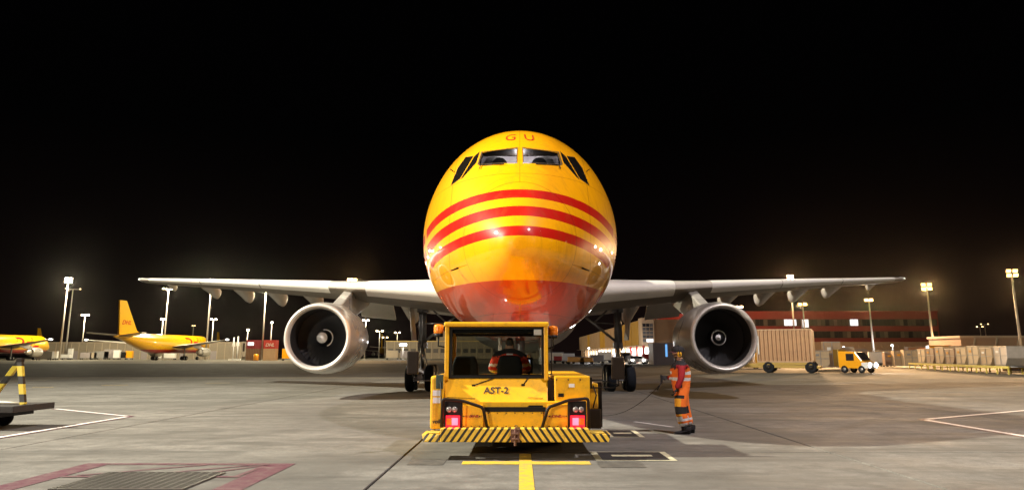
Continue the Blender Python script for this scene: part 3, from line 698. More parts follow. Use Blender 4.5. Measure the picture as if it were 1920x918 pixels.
ng = mb.build('nose_gear_strut', [mat('gear_grey', (.2, .2, .2), .4), M_CHR], plane)
for dx in (-.32, .32): wheel(plane, 'wheel', (dx, ny, .5), .5, .34)
for sgn in (-1, 1):
    mb = MB(); mb.box(sgn*.55, ny-.3, 1.45, sgn*.60, ny+1.6, 2.28); mb.build('nose_gear_door', M_WNG, ng, .01)
    mb = MB(); mb.lathe([(.09, 0), (.09, .08), (.05, .1)], (sgn*.22, ny-.32, 1.62), 1, 14, 0, True, (True, True)); mb.build('taxi_lamp', M_CHR, ng)

# ================================================================== the pushback tug
TY = 12.6; TS = 1.4      # TY: plane the body was measured at; TS: how much farther the tug stands
tug = thing('pushback_tug', 'yellow pushback tug with striped rear bumper and open glass cab under the nose', 'tug', (0, TY+TS, 0))
def t(px, py, D):
    p = at(px, py, D+TS); return Vector((p.x, D-TY, p.z))
def tbox(mb, px0, py0, px1, py1, D0, D1, m=0):
    a, b = t(px0, py1, D0), t(px1, py0, D0); mb.box(a.x, D0-TY, a.z, b.x, D1-TY, b.z, m)
def hazard_mat():
    m, n, b = base_nodes('hazard_stripes'); L = n.links.new; N = n.nodes.new
    tcn = N('ShaderNodeTexCoord'); s = N('ShaderNodeSeparateXYZ'); L(tcn.outputs['Object'], s.inputs[0])
    def mth(o, a, c):
        d = N('ShaderNodeMath'); d.operation = o
        for i, q in enumerate((a, c)):
            if q is None: continue
            if isinstance(q, float): d.inputs[i].default_value = q
            else: L(q, d.inputs[i])
        return d.outputs[0]
    ax = mth('ABSOLUTE', mth('ADD', s.outputs['X'], 0.045), None)
    u = mth('ADD', ax, mth('MULTIPLY', s.outputs['Z'], 0.72)); u = mth('MULTIPLY', u, 1/0.119)
    fr = mth('FRACT', u, None); k = mth('GREATER_THAN', fr, 0.42)
    nz = N('ShaderNodeTexNoise'); nz.inputs['Scale'].default_value = 9; nz.inputs['Detail'].default_value = 8; L(tcn.outputs['Object'], nz.inputs['Vector'])
    x = N('ShaderNodeMix'); x.data_type = 'RGBA'; L(k, x.inputs[0]); x.inputs[6].default_value = (0.018, 0.014, 0.010, 1); x.inputs[7].default_value = (0.80, 0.50, 0.05, 1)
    r = N('ShaderNodeMapRange'); r.inputs[1].default_value = .52; r.inputs[2].default_value = .8; r.inputs[4].default_value = .75; L(nz.outputs['Fac'], r.inputs[0])
    y = N('ShaderNodeMix'); y.data_type = 'RGBA'; L(r.outputs[0], y.inputs[0]); L(x.outputs[2], y.inputs[6]); y.inputs[7].default_value = (.09, .07, .045, 1)
    L(y.outputs[2], b.inputs['Base Color']); b.inputs['Roughness'].default_value = .45; return m
M_HAZ = hazard_mat()
M_WGL = glass('cab_glass', (.80, .82, .80), .015)
mb = MB()
# bodywork: chassis, lamp panels, centre panel, engine cover, fenders
tbox(mb, 834, 752, 1101, 803, 12.98, 17.6)
chassis = mb.build('body', M_TUG, tug, .02)
mb = MB(); tbox(mb, 912, 771, 1018, 801, 12.93, 12.975); mb.build('centre_panel', M_TUG, tug, .012)
for (a, b) in ((866, 906), (1027, 1066)):
    mb = MB(); tbox(mb, a, 758 if a < 900 else 757, b, 801, 12.93, 12.975); mb.build('lamp_side_panel', M_TUG, tug, .012)
mb = MB(); A = [t(834, 707, 13.30), t(1027, 707, 13.30), t(1027, 766, 12.99), t(834, 766, 12.99)]
mb.hexa([A[3], A[2], A[1], A[0]], [Vector((A[3].x, 3.4, A[3].z)), Vector((A[2].x, 3.4, A[2].z)), Vector((A[1].x, 3.4, A[1].z)), Vector((A[0].x, 3.4, A[0].z))]); mb.build('engine_cover', M_TUG, tug, .015)
mb = MB(); B = [t(1027, 707, 13.30), t(1027, 766, 12.99)]
mb = MB(); tbox(mb, 908, 762.5, 1023, 771, 12.925, 12.978); mb.build('dark_gap_strip', M_BLK, tug)
mb = MB(); P = [(985, 766), (992, 759), (1018, 759), (1018, 766)]; mb.prism([t(p[0], p[1], 12.975) for p in P], (0, .02, 0)); mb.build('step_recess', M_BLK, tug)
mb = MB(); tbox(mb, 1040, 704, 1106, 768, 13.12, 17.2); mb.build('side_cover', M_TUG, tug, .025)
mb = MB(); tbox(mb, 1027.6, 712, 1039.6, 768, 13.2, 17.0); mb.build('cover_gap', M_DBR, tug)
for px in (1043.5, 1065.5, 1088):
    mb = MB(); p = t(px, 711, 13.12); mb.lathe([(.014, 0), (.014, -.012), (.004, -.016)], p, 1, 10, 0, True); mb.build('bolt', M_DBR, tug)
mb = MB(); tbox(mb, 1106.6, 718, 1121, 766, 13.35, 16.8); mb.build('side_locker', M_TUG, tug, .02)
mb = MB(); tbox(mb, 1104, 766.5, 1127, 803, 13.30, 16.6); mb.build('battery_box', M_DBR, tug, .015)
mb = MB(); tbox(mb, 1121.5, 716, 1128, 800, 13.5, 13.62); mb.build('side_post', M_DBR, tug)
mb = MB(); tbox(mb, 805.5, 704, 832.5, 804, 13.02, 16.9); mb.build('fender', M_TUG, tug, .05, 3)
mb = MB(); tbox(mb, 817, 702, 831, 728, 12.995, 13.1); mb.build('fuse_box', mat('dark_green_box', (.03, .05, .04), .5), tug, .008)
for (a, b) in ((731, 741.5), (744.5, 755)):
    mb = MB(); tbox(mb, 811.5, a, 825.5, b, 13.006, 13.018); mb.build('white_notice', mat('paper_white', (.72, .70, .74), .6, var=.08, scale=30), tug)
# lamp clusters
M_LRED = mat('lit_tail_lamp', (.8, .02, .03), .3, emit=(1.0, .055, .085), estr=9.0)
M_LCLR = mat('lamp_lens_clear', (.20, .18, .17), .2, var=.6, scale=45, coat=1)
M_RLEN = mat('red_lamp_lens', (.25, .01, .02), .25, coat=1, emit=(1, .012, .04), estr=1.7)
for sgn, x0, x1 in ((-1, 833, 865), (1, 1067, 1099)):
    mb = MB(); tbox(mb, x0, 751, x1, 801, 12.90, 12.975); cl = mb.build('lamp_cluster', M_BLK, tug, .01)
    mb = MB(); tbox(mb, x0+2.5, 778, x1-2.5, 800, 12.885, 12.905); mb.build('red_lens', M_RLEN, cl, .006)
    inn, out = (x1-12.5, x0+9) if sgn < 0 else (x0+12.5, x1-9)
    for (px, py, mm, nm) in ((inn, 789.5, M_LRED, 'tail_lamp'), (out, 789.5, M_ORG, 'indicator_lamp'), (inn, 767, M_LCLR, 'reversing_lamp'), (out, 767, M_LCLR, 'work_lamp')):
        p = t(px, py, 12.883); r_ = .048 if nm != 'tail_lamp' else .054
        mb = MB()
        if nm in ('tail_lamp', 'indicator_lamp'): mb.box(p.x-r_, p.y-.012, p.z-r_*1.1, p.x+r_, p.y+.01, p.z+r_*1.1)
        else: mb.lathe([(r_, .02), (r_, -.005), (r_*.7, -.015), (.003, -.02)], p+Vector((0, .012, 0)), 1, 18)
        mb.build(nm, mm, cl, .008 if nm == 'tail_lamp' else 0)
    p = t((x0+x1)/2, 789, 12.78); ld = bpy.data.lights.new('tail_glow', 'POINT'); ld.energy = 3.0; ld.color = (1, .06, .1); ld.shadow_soft_size = .05; obj('tail_glow', ld, tug, p)
# guard rails of bent tube round the lamps
def arc(pts, D, n=5):
    out = [t(*pts[0], D)]
    for i in range(1, len(pts)-1):
        a, b, c = t(*pts[i-1], D), t(*pts[i], D), t(*pts[i+1], D); r_ = .06
        p = b+(a-b).normalized()*r_; q = b+(c-b).normalized()*r_
        for k in range(n+1): u = k/n; out.append(p*(1-u)**2 + b*2*u*(1-u) + q*u*u)
    return out+[t(*pts[-1], D)]
M_RAIL = mat('brown_painted_tube', (.016, .009, .005), .5, spec=.2)
for pts in ([(829, 802), (829.5, 747), (868, 751), (905.5, 763), (913.5, 802)], [(1104, 802), (1103, 746), (1066, 749.5), (1028, 763), (1016, 802)]):
    mb = MB(); mb.tube(arc(pts, 12.80), .027, 10); mb.build('guard_rail', M_RAIL, tug)
mb = MB(); mb.tube([t(866, 752, 12.8), t(866, 802, 12.84)], .014, 8); mb.build('guard_rail_strut', M_RAIL, tug)
mb = MB(); mb.tube([t(1066, 751, 12.8), t(1066, 802, 12.84)], .014, 8); mb.build('guard_rail_strut', M_RAIL, tug)
# bumper
a, b = t(825, 828, 12.6), t(1106, 803, 12.6); mb = MB(); mb.box(a.x, 0, a.z, b.x, .30, b.z); bump = mb.build('bumper', M_HAZ, tug, .012)
for (x0, x1, s_) in ((790, 824.6, -1), (1106.4, 1145, 1)):
    a, b = t(x0, 828, 12.62), t(x1, 813.5, 12.62); xo, xi = (a.x, b.x) if s_ < 0 else (b.x, a.x)
    mb = MB(); P = [(xi, .0, a.z), (xo+.03*-s_, .02, a.z), (xo, .05, b.z), (xi, .0, b.z)]
    mb.prism([(p[0], .01+p[1], p[2]) for p in P], (0, .62, 0)); mb.build('bumper_end', M_HAZ, tug, .008)
    mb = MB(); z1 = t(x0, 802, 13.1).z; mb.box(xi-.02*-s_, .08, b.z+.003, xo+.10*-s_, .55, b.z+.022); mb.build('foot_plate', mat('yellow_tread_plate', (.60, .42, .06), .5, dirt=.8, scale=9, bump=.6, bscale=60), tug, .004)
# hitch at the centre of the bumper
p = t(966, 816, 12.6); M_RST = mat('rusty_steel', (.16, .075, .05), .7, var=.45, scale=14, dirt=.5)
mb = MB(); mb.box(p.x-.075, -.05, p.z-.10, p.x+.075, -.002, p.z+.11); mb.box(p.x-.055, -.14, p.z+.03, p.x+.055, -.05, p.z+.055); mb.box(p.x-.055, -.14, p.z-.055, p.x+.055, -.05, p.z-.03); mb.cyl((p.x, -.10, p.z-.15), .02, .28, 2, 10); mb.tube([(p.x, -.1, p.z+.13), (p.x+.04, -.1, p.z+.16), (p.x, -.1, p.z+.18)], .008, 6); mb.build('tow_hitch', M_RST, tug, .005)
# cab
zr, zb = t(930, 603, 13.2).z, t(930, 706.5, 13.32).z
xl, xr = t(834, 650, 13.25).x, t(1027.5, 650, 13.25).x; y0, y1 = .62, 2.35; cm = (xl+xr)/2
mb = MB(); mb.box(xl-.02, y0-.03, zr-.085, xr+.02, y1+.1, zr); cab = mb.build('cab_roof', M_TUG, tug, .035, 3)
pw = .075
for (x, y) in ((xl+pw/2, y0+.05), (xr-pw/2, y0+.05), (xl+pw/2, y1-.02), (xr-pw/2, y1-.02)):
    mb = MB(); mb.beam((x, y, zb-.06), (x, y, zr-.08), pw, pw); mb.build('cab_post', M_TUG, tug, .018)
mb = MB(); fx = .065; mb.box(xl+pw, y0+.055, zb-.02, xr-pw, y0+.095, zb+.035); mb.box(xl+pw, y0+.055, zr-.13, xr-pw, y0+.095, zr-.085)
mb.box(xl+pw, y0+.055, zb+.035, xl+pw+.055, y0+.095, zr-.13); mb.box(xr-pw-.04, y0+.055, zb+.035, xr-pw, y0+.095, zr-.13); mb.build('rear_window_frame', M_BLK, tug, .006)
mb = MB(); mb.box(xl+pw+.05, y0+.07, zb+.03, xr-pw-.035, y0+.076, zr-.125); mb.build('rear_window', M_WGL, tug)
mb = MB(); mb.box(xl+pw, y1-.05, zb-.1, xr-pw, y1-.044, zr-.13); mb.build('front_window', M_WGL, tug)
mb = MB(); mb.box(xl+.06, y1-.08, zr-.22, xr-.06, y1-.02, zr-.09); mb.box(xl+.06, y1-.08, zb-.4, xr-.06, y1-.02, zb-.08); mb.build('front_window_frame', M_BLK, tug, .01)
for x in (xl+.03, xr-.036):
    mb = MB(); mb.box(x, y0+.09, zb, x+.006, y1-.06, zr-.1); mb.build('side_window', M_WGL, tug)
for x in (xl+.012, xr-.052):
    mb = MB(); mb.box(x, y0+.1, zb-.45, x+.04, y1-.06, zb-.003); mb.build('side_door', M_TUG, tug, .01)
a = t(1001, 627.5, 13.275); b = t(1020, 615, 13.275); mb = MB(); mb.box(a.x, .685, a.z, b.x, .688, b.z); mb.build('notice_sheet', mat('grey_paper', (.50, .49, .47), .6, var=.1, scale=40), tug)
mb = MB(); mb.box(xl+.08, y0+.11, zr-.20, xr-.08, y0+.45, zr-.095); mb.build('roof_console', M_PLA, tug, .02)
def seat(px, wd, yy, name, zt=None):
    p = t(px, 700, TY+yy); z1 = zt; mb = MB()
    w2 = wd/2; P = [(p.x-w2, zb-.25), (p.x+w2, zb-.25), (p.x+w2*.96, z1-.16), (p.x+w2*.74, z1), (p.x-w2*.74, z1), (p.x-w2*.96, z1-.16)]
    mb.prism([(q[0], yy, q[1]) for q in P], (0, .12, 0)); mb.box(p.x-w2, yy+.1, zb-.30, p.x+w2, yy+.55, zb-.17); mb.build(name, M_PLA, tug, .045, 3)
seat(955.5, .47, .95, 'driver_seat', t(955, 666, TY+.95).z); seat(872, .50, 1.15, 'passenger_seat', t(872, 667, TY+1.15).z)
mb = MB(); mb.box(xl+.08, 1.75, zb-.35, xr-.08, 2.2, zb+.02); mb.build('dashboard', M_PLA, tug, .04)
p = t(992, 686, TY+1.5); mb = MB(); mb.box(p.x-.07, 1.5, p.z-.14, p.x+.07, 1.54, p.z+.16); mb.tube([(p.x, 1.55, p.z-.1), (p.x, 1.75, zb-.1)], .02, 8); scn = mb.build('display', M_PLA, tug, .01)
mb = MB(); mb.box(p.x-.045, 1.494, p.z+.02, p.x+.02, 1.498, p.z+.12); mb.build('display_screen', mat('lit_screen', (.1, .1, .12), .3, emit=(.75, .85, 1), estr=.9), scn)
sx_, sz_ = t(950, 690, TY+1.62).x, zb+.03
mb = MB(); pts = [(sx_+.19*math.cos(k*math.pi/12), 1.55+.10*math.sin(k*math.pi/12), sz_+.06+.15*math.sin(k*math.pi/12)) for k in range(25)]; mb.tube(pts, .015, 6, cap=False); mb.tube([(sx_, 1.55, sz_+.06), (sx_, 1.75, sz_-.15)], .02, 8); mb.tube([(sx_-.19, 1.55, sz_+.06), (sx_+.19, 1.55, sz_+.06)], .012, 6); mb.build('steering_wheel', M_PLA, tug)
# wipers, beacons, mirrors, lettering
for (a, b) in (((888, 722), (926, 708)), ((981, 721), (991, 707))):
    mb = MB(); mb.tube([t(*a, 13.22), t(*b, 13.27)], .010, 6); q = t(*a, 13.22); mb.box(q.x-.03, q.y-.01, q.z-.02, q.x+.03, q.y+.02, q.z+.02); mb.build('rear_wiper', M_BLK, tug)
for px, py in ((822.5, 617), (1037, 620)):
    p = t(px, py, 13.6); mb = MB(); mb.lathe([(.085, -.075), (.088, -.05), (.088, .055), (.075, .085), (.02, .095)], p, 2, 20, 0, True, (True, True)); bc = mb.build('beacon', M_ORG, tug)
    mb = MB(); mb.lathe([(.090, -.03), (.094, -.025), (.090, -.02)], p, 2, 20); mb.lathe([(.090, .02), (.094, .025), (.090, .03)], p, 2, 20); mb.build('beacon_rib', mat('amber_rib', (.75, .17, .01), .3), bc)
    mb = MB(); mb.lathe([(.075, -.135), (.085, -.12), (.085, -.076)], p, 2, 18, 0, True, (True, True)); s_ = -1 if px < 900 else 1; mb.tube([p+Vector((0, 0, -.13)), p+Vector((0, 0, -.30)), p+Vector((-s_*.14, 0, -.32))], .016, 8); mb.build('beacon_bracket', M_BLK, bc)
for (x0, y0_, x1, y1_, arm) in ((762, 658, 785, 701, [(775, 701), (776, 713), (800, 713), (833, 711)]), (1147.5, 668.5, 1170.5, 711, [(1160, 711), (1160, 722), (1150, 726), (1108, 726)])):
    mb = MB(); a, b = t(x0, y1_, 13.2), t(x1, y0_, 13.2); mb.box(a.x, a.y, a.z, b.x, a.y+.09, b.z); mr = mb.build('mirror', M_DBR, tug, .028, 3)
    mb = MB(); mb.tube([t(q[0], q[1], 13.26) for q in arm], .012, 8); mb.build('mirror_arm', M_BLK, mr)
    if x0 > 900:
        mb = MB(); mb.tube([t(1107, 712, 13.3), t(1128, 712, 13.3), t(1160, 721, 13.26)], .012, 8); q = t(1107, 717, 13.2); mb.box(q.x-.05, q.y, q.z-.1, q.x+.03, q.y+.1, q.z+.09); mb.build('mirror_bracket', M_BLK, mr)
def tug_text(nm, body, px, py, D, size, m, sl=0.0, tilt=0.0, bold=.0, shear=0.0, sx=1.0):
    p = t(px, py, D); me = text_mesh(nm, body, size, m, shear, bold=bold); o = obj(nm, me, tug, p, (R(90)-tilt, 0, 0)); o.scale = (sx, 1, 1); return o
hood_tilt = math.atan2(A[1].y-A[2].y, A[1].z-A[2].z)
M_INK = mat('dark_brown_lettering', (.035, .018, .012), .5)
fq = (731.5-707)/(766-707); tug_text('fleet_number', 'AST-2', 930.5, 731.5, 13.30+(12.99-13.30)*fq-.012, .172, M_INK, tilt=hood_tilt, bold=.003)
M_RINK = mat('red_lettering', (.32, .03, .012), .5)
for px in (888, 1043):
    tug_text('company_name', 'DHL', px, 779.5, 12.922, .058, M_RINK, bold=.003, shear=.35, sx=1.5)
    for k in (-1, 1):
        for dz in (-.012, .004):
            p = t(px+k*13, 779.5, 12.926); mb = MB(); mb.box(p.x-.035, p.y-.002, p.z+dz, p.x+.035, p.y, p.z+dz+.007); mb.build('company_name_stripe', M_RINK, tug)
tug_text('maker_name', 'volk', 819, 789.5, 13.008, .095, M_INK, bold=.002, shear=.2)
# bolts, handles, hose and decals
for (px, py, D) in [(916+k*16.5, yy, 12.926) for k in range(7) for yy in (773.5, 798.5)] + [(x, yy, 12.926) for x in (869, 884, 899) for yy in (779.5, 798.5)] + [(x, yy, 12.926) for x in (1030, 1046, 1062) for yy in (779.5, 798.5)]:
    p = t(px, py, D); mb = MB(); mb.lathe([(.010, .004), (.010, -.006), (.003, -.009)], p, 1, 8); mb.build('bolt', M_DBR, tug)
mb = MB(); mb.tube([t(1015, 628, 13.35), t(1034, 630, 13.35), t(1034, 700, 13.35), t(1024, 703, 13.35)], .012, 8); mb.build('grab_rail', M_RAIL, tug)
mb = MB(); mb.tube([t(1112, 764, 13.2), t(1118, 740, 13.18), t(1112, 722, 13.25)], .012, 8); mb.build('hose', M_BLK, tug)
mb = MB(); mb.tube([t(826, 715, 12.98), t(828, 760, 12.97), t(826, 800, 12.99)], .011, 8); mb.build('hose', M_BLK, tug)
for (x0, x1) in ((838, 892), (990, 1018)):
    mb = MB(); mb.tube([t(x0, 744, 13.09), t(x1, 746, 13.08)], .004, 5); mb.build('panel_seam', M_DBR, tug)
for (px, py) in ((1072, 722), (1052, 740)):
    p = t(px, py, 13.112); mb = MB(); mb.box(p.x-.05, p.y-.004, p.z-.03, p.x+.05, p.y, p.z+.03); mb.build('decal', M_WHT if px > 1060 else M_BLK, tug)
# wheels
for px_x in (-1.02, 1.0):
    for yy in (3.3, 5.2): wheel(tug, 'wheel', (px_x, yy, .48), .48, .36, M_DBR)
mb = MB(); mb.box(-.8, 1.1, .34, .8, 4.9, .55); mb.tube([(-1, 3.3, .48), (1, 3.3, .48)], .09, 10); mb.tube([(-1, 5.2, .48), (1, 5.2, .48)], .09, 10); mb.build('underframe', M_BLK, tug)
mb = MB(); tbox(mb, 905, 716, 1090, 800, 17.7, 18.2); mb.build('front_counterweight', M_TUG, tug, .06)
# tow bar to the nose wheel
for x in (-.9, .9):
    mb = MB(); mb.lathe([(.1, 0), (.1, .06), (.05, .08)], (x, 5.62, .85), 1, 14, 0, True, (True, True)); mb.build('headlamp', mat('lit_headlamp', (.9, .9, .9), .3, emit=(1, .96, .9), estr=60), tug)
    ld = bpy.data.lights.new('headlamp_beam', 'SPOT'); ld.energy = 200; ld.spot_size = R(110); ld.spot_blend = .8; ld.color = (.86, .88, 1.0); ld.shadow_soft_size = .06; obj('headlamp_beam', ld, tug, (x, 5.78, .85), (R(58), 0, R(8 if x < 0 else -8)))
tb = thing('tow_bar', 'yellow tow bar lying between the tug and the nose wheel', 'tow bar', (0, 19.65, 0))
mb = MB(); mb.tube([(0, 0, .55), (0, 2.6, .5)], .055, 10); mb.build('bar', M_YEL, tb)
mb = MB(); mb.box(-.3, 2.55, .44, .3, 2.68, .58); mb.box(-.3, 2.65, .44, -.2, 2.9, .56); mb.box(.2, 2.65, .44, .3, 2.9, .56); mb.build('tow_head', M_RED, tb, .01)
for x in (-.3, .3): wheel(tb, 'wheel', (x, 1.9, .2), .2, .12)
mb = MB(); mb.tube([(-.3, 1.9, .2), (.3, 1.9, .2)], .025, 8); mb.tube([(0, 1.9, .2), (0, 1.9, .5)], .03, 8); mb.build('axle', M_STL, tb)

# ================================================================== people
def skinned(name, joints, edges, mats_fn, mats, parent, sub=2, root=0):
    names = list(joints); idx = {k: i for i, k in enumerate(names)}
    me = bpy.data.meshes.new(name); me.from_pydata([joints[k][0] for k in names], [(idx[a], idx[b]) for a, b in edges], [])
    ob = bpy.data.objects.new(name, me); COL.objects.link(ob)
    ob.modifiers.new('skin', 'SKIN'); sd = ob.modifiers.new('sub', 'SUBSURF'); sd.levels = sub; sd.render_levels = sub
    for i, k in enumerate(names):
        d = me.skin_vertices[0].data[i]; r_ = joints[k][1]; d.radius = (r_, r_) if isinstance(r_, (int, float)) else r_; d.use_root = (i == root)
    dg = bpy.context.evaluated_depsgraph_get(); dg.update()
    nm = bpy.data.meshes.new_from_object(ob.evaluated_get(dg)); nm.name = name; bpy.data.objects.remove(ob); nm.materials.clear()
    for m_ in mats: nm.materials.append(m_)
    segs = [(a, b, Vector(joints[a][0]), Vector(joints[b][0])) for a, b in edges]
    for p in nm.polygons:
        c = p.center; best = None
        for a, b, A, B in segs:
            d = B-A; u = max(0, min(1, (c-A).dot(d)/d.length_squared)); q = (c-(A+d*u)).length
            if best is None or q < best[0]: best = (q, a, b, u)
        p.material_index = mats_fn(best[1], best[2], best[3], c); p.use_smooth = True
    return obj(name, nm, parent)
def fabric(name, c, rough=.85, emit=None): return mat(name, c, rough, var=.22, scale=9, bump=1.0, bscale=9)
C_ORG = fabric('hi_vis_orange_cloth', (.95, .17, .015)); C_YEL = fabric('hi_vis_yellow_cloth', (.85, .36, .02)); C_RED = fabric('dark_red_cloth', (.33, .008, .014)); C_BLK = fabric('black_cloth', (.014, .012, .014))
C_REF = mat('reflective_tape', (.82, .80, .80), .35, metal=.2, var=.08, scale=20); C_SKN = mat('skin', (.42, .22, .14), .55, var=.08, scale=12); C_HAR = mat('dark_hair', (.02, .014, .01), .7, var=.3, scale=40, bump=.6, bscale=60)
C_GLV = fabric('dark_glove', (.02, .018, .018)); C_BRD = mat('beard', (.05, .03, .02), .8)
g0 = gnd(1280, 812); WS = 1.035
WKS = (1.14, 1.12, 1.0)
wk = thing('person', 'person in black cap and orange hi-vis work clothes standing beside the engine', 'person', g0)
wk.scale = WKS
J = {'pelvis': ((.01, 0, .98), (.19, .185)), 'waist': ((.005, 0, 1.10), (.22, .22)), 'chest': ((.005, 0, 1.30), (.235, .235)), 'upper': ((.02, 0, 1.44), (.195, .175)), 'neck': ((-.005, 0, 1.545), .066), 'skull0': ((-.03, 0, 1.625), (.085, .075)), 'skull1': ((-.035, 0, 1.70), (.105, .083)), 'skull2': ((-.02, 0, 1.79), (.075, .06)), 'nose': ((-.142, 0, 1.672), .018), 'chin': ((-.095, 0, 1.60), .042),
     'shl': ((-.005, -.215, 1.44), .085), 'ell': ((-.035, -.30, 1.17), .066), 'wrl': ((-.13, -.29, .945), .055),
     'shr': ((.01, .19, 1.45), .088), 'elr': ((-.02, .25, 1.17), .066), 'wrr': ((-.23, .10, 1.16), .05),
     'hpl': ((.005, -.10, .93), .145), 'knl': ((-.05, -.115, .52), .118), 'anl': ((.02, -.12, .13), .108), 'hpr': ((.02, .10, .93), .145), 'knr': ((.07, .115, .52), .118), 'anr': ((.15, .12, .13), .108)}
E = [('pelvis', 'waist'), ('waist', 'chest'), ('chest', 'upper'), ('upper', 'neck'), ('neck', 'skull0'), ('skull0', 'skull1'), ('skull1', 'skull2'), ('skull1', 'nose'), ('skull0', 'chin'), ('upper', 'shl'), ('shl', 'ell'), ('ell', 'wrl'), ('upper', 'shr'), ('shr', 'elr'), ('elr', 'wrr'), ('pelvis', 'hpl'), ('hpl', 'knl'), ('knl', 'anl'), ('pelvis', 'hpr'), ('hpr', 'knr'), ('knr', 'anr')]
J = {k: (tuple(q*WS for q in v[0]), (v[1]*WS if isinstance(v[1], (int, float)) else tuple(q*WS for q in v[1]))) for k, v in J.items()}
def wk_mat(a, b, u, c):
    z = c.z/WS; leg = b[:2] in ('kn', 'an') or a[:2] in ('hp', 'kn')
    if leg or (b in ('hpl', 'hpr')) or (a == 'pelvis' and z < 1.02):
        if .16 < z < .225 or .28 < z < .345: return 3
        if .42 < z < .56 and c.x < .14*WS: return 2
        if .74 < z < .79 and c.y < 0 and c.x < 0.02: return 2
        if z < .75 and c.x < -.045*WS and c.y < .02: return 5
        return 0
    if (b in ('ell', 'wrl', 'elr', 'wrr') or (b in ('shl', 'shr') and u > .75)) and (abs(c.y) > .222*WS or c.x < -.2*WS): return 1 if z < 1.44 else 2
    if b in ('nose', 'chin') or a[:5] == 'skull' or b[:5] == 'skull' or (a == 'upper' and b == 'neck' and z > 1.53): 
        if z > 1.72 or (c.x > -.005 and z > 1.60): return 6
        if c.x < -.06 and z < 1.625: return 7
        return 4
    if z > 1.37: return 2
    if 1.11 < z < 1.165 or 1.225 < z < 1.28: return 3
    if z < 1.015: return 2
    return 0
skinned('body', J, E, wk_mat, [C_ORG, C_RED, C_BLK, C_REF, C_SKN, C_YEL, C_HAR, C_BRD], wk)
mb = MB(); hz = 1.735*WS; hx = -.02*WS; vs = []
prof = [(.112, -.02), (.117, .02), (.110, .06), (.085, .095), (.045, .112), (.004, .116)]; mb.lathe(prof, (0, 0, 0), 2, 20)
for i, v in enumerate(mb.v): mb.v[i] = (hx+v[0]*1.08*WS, v[1]*.86*WS, hz+v[2]*WS)
cp = mb.build('cap', C_BLK, wk)
mb = MB(); n = 9; top = []; bot = []
for k in range(n):
    a = math.pi*.5 + math.pi*(k+.5)/n; r1 = .205 - .035*abs(math.sin(a))
    top.append(((hx+math.cos(a)*.11*WS), math.sin(a)*.09*WS, hz-.005)); bot.append((hx+math.cos(a)*r1*WS, math.sin(a)*.085*WS, hz-.028))
mb.add(top+bot, [(k, k+1, n+k+1, n+k) for k in range(n-1)], 0, True); mb.add([(p[0], p[1], p[2]-.008) for p in top+bot], [(n+k, n+k+1, k+1, k) for k in range(n-1)], 0, True); mb.build('cap_peak', mat('maroon_cloth', (.06, .012, .02), .8), cp)
M_EAR = mat('yellow_ear_cup', (.85, .42, .01), .35, coat=.4)
for s_ in (-1, 1):
    mb = MB(); mb.sphere((-.012*WS, s_*.098*WS, 1.665*WS), .05*WS, 16, 10, 0, (.85, .62, 1.2)); mb.build('ear_defender', M_EAR, wk)
    mb = MB(); mb.sphere((-.012*WS, s_*.133*WS, 1.665*WS), .018*WS, 10, 8, 0, (.7, .4, 2.0)); mb.build('ear_defender_clip', C_BLK, wk)
mb = MB(); pts = [(-.012*WS, math.cos(k*math.pi/12)*.12*WS, (1.70+.16*math.sin(k*math.pi/12))*WS) for k in range(13)]; mb.tube(pts, .011, 6); mb.build('headband', C_BLK, wk)
for s_ in (-1, 1):
    mb = MB(); mb.sphere((-.108*WS, s_*.034*WS, 1.70*WS), .012, 8, 6); mb.build('eye', mat('eye', (.03, .02, .02), .2), wk)
mb = MB(); mb.lathe([(.10, -.03), (.112, .0), (.085, .04), (.072, .05)], (.005*WS, 0, 1.525*WS), 2, 18); mb.build('collar', C_BLK, wk)
for dx, yy in ((.02, -.125), (.155, .125)):
    mb = MB(); vs = []; rows = [(.10, .062, .115), (.06, .062, .105), (-.02, .058, .085), (-.10, .056, .065), (-.17, .050, .05), (-.205, .025, .03)]
    fs = []; n = 10
    for (x, hw_, hh) in rows:
        for k in range(n): a = 2*math.pi*k/n; vs.append((dx+x, yy+math.cos(a)*hw_, max(.001, hh*.5+math.sin(a)*hh*.62)))
    for i in range(len(rows)-1):
        for k in range(n): fs.append((i*n+k, i*n+(k+1) % n, (i+1)*n+(k+1) % n, (i+1)*n+k))
    fs += [tuple(range(n)), tuple(range((len(rows)-1)*n, len(rows)*n))]; mb.add(vs, fs, 0, True)
    mb.lathe([(.095, .08), (.10, .15), (.095, .17)], (dx+.03, yy, 0), 2, 14); mb.build('boot', C_BLK, wk)
def hand(parent, w0, d, n, name='glove', s_=1.0, mt=None):
    # palm box plus five bent fingers; d: along the hand, n: palm normal
    d = Vector(d).normalized(); n = Vector(n).normalized(); x = d.cross(n).normalized(); w0 = Vector(w0); mb = MB()
    P = lambda a, b, c: w0 + (d*a + x*b + n*c)*s_
    mb.hexa([P(-.02, -.03, -.014), P(-.02, .03, -.014), P(-.02, .03, .014), P(-.02, -.03, .014)], [P(.085, -.042, -.012), P(.085, .042, -.012), P(.085, .042, .012), P(.085, -.042, .012)])
    for i, (b, ln) in enumerate(((-.033, .062), (-.011, .075), (.011, .07), (.033, .055))):
        mb.tube([P(.075, b, 0), P(.085+ln*.45, b, .012), P(.085+ln*.7, b, .035), P(.085+ln*.72, b, .055)], [.0105, .010, .009, .007], 7)
    mb.tube([P(.01, -.035, .004), P(.045, -.062, .02), P(.07, -.058, .04)], [.013, .011, .009], 7)
    return mb.build(name, mt or C_GLV, parent, .0)
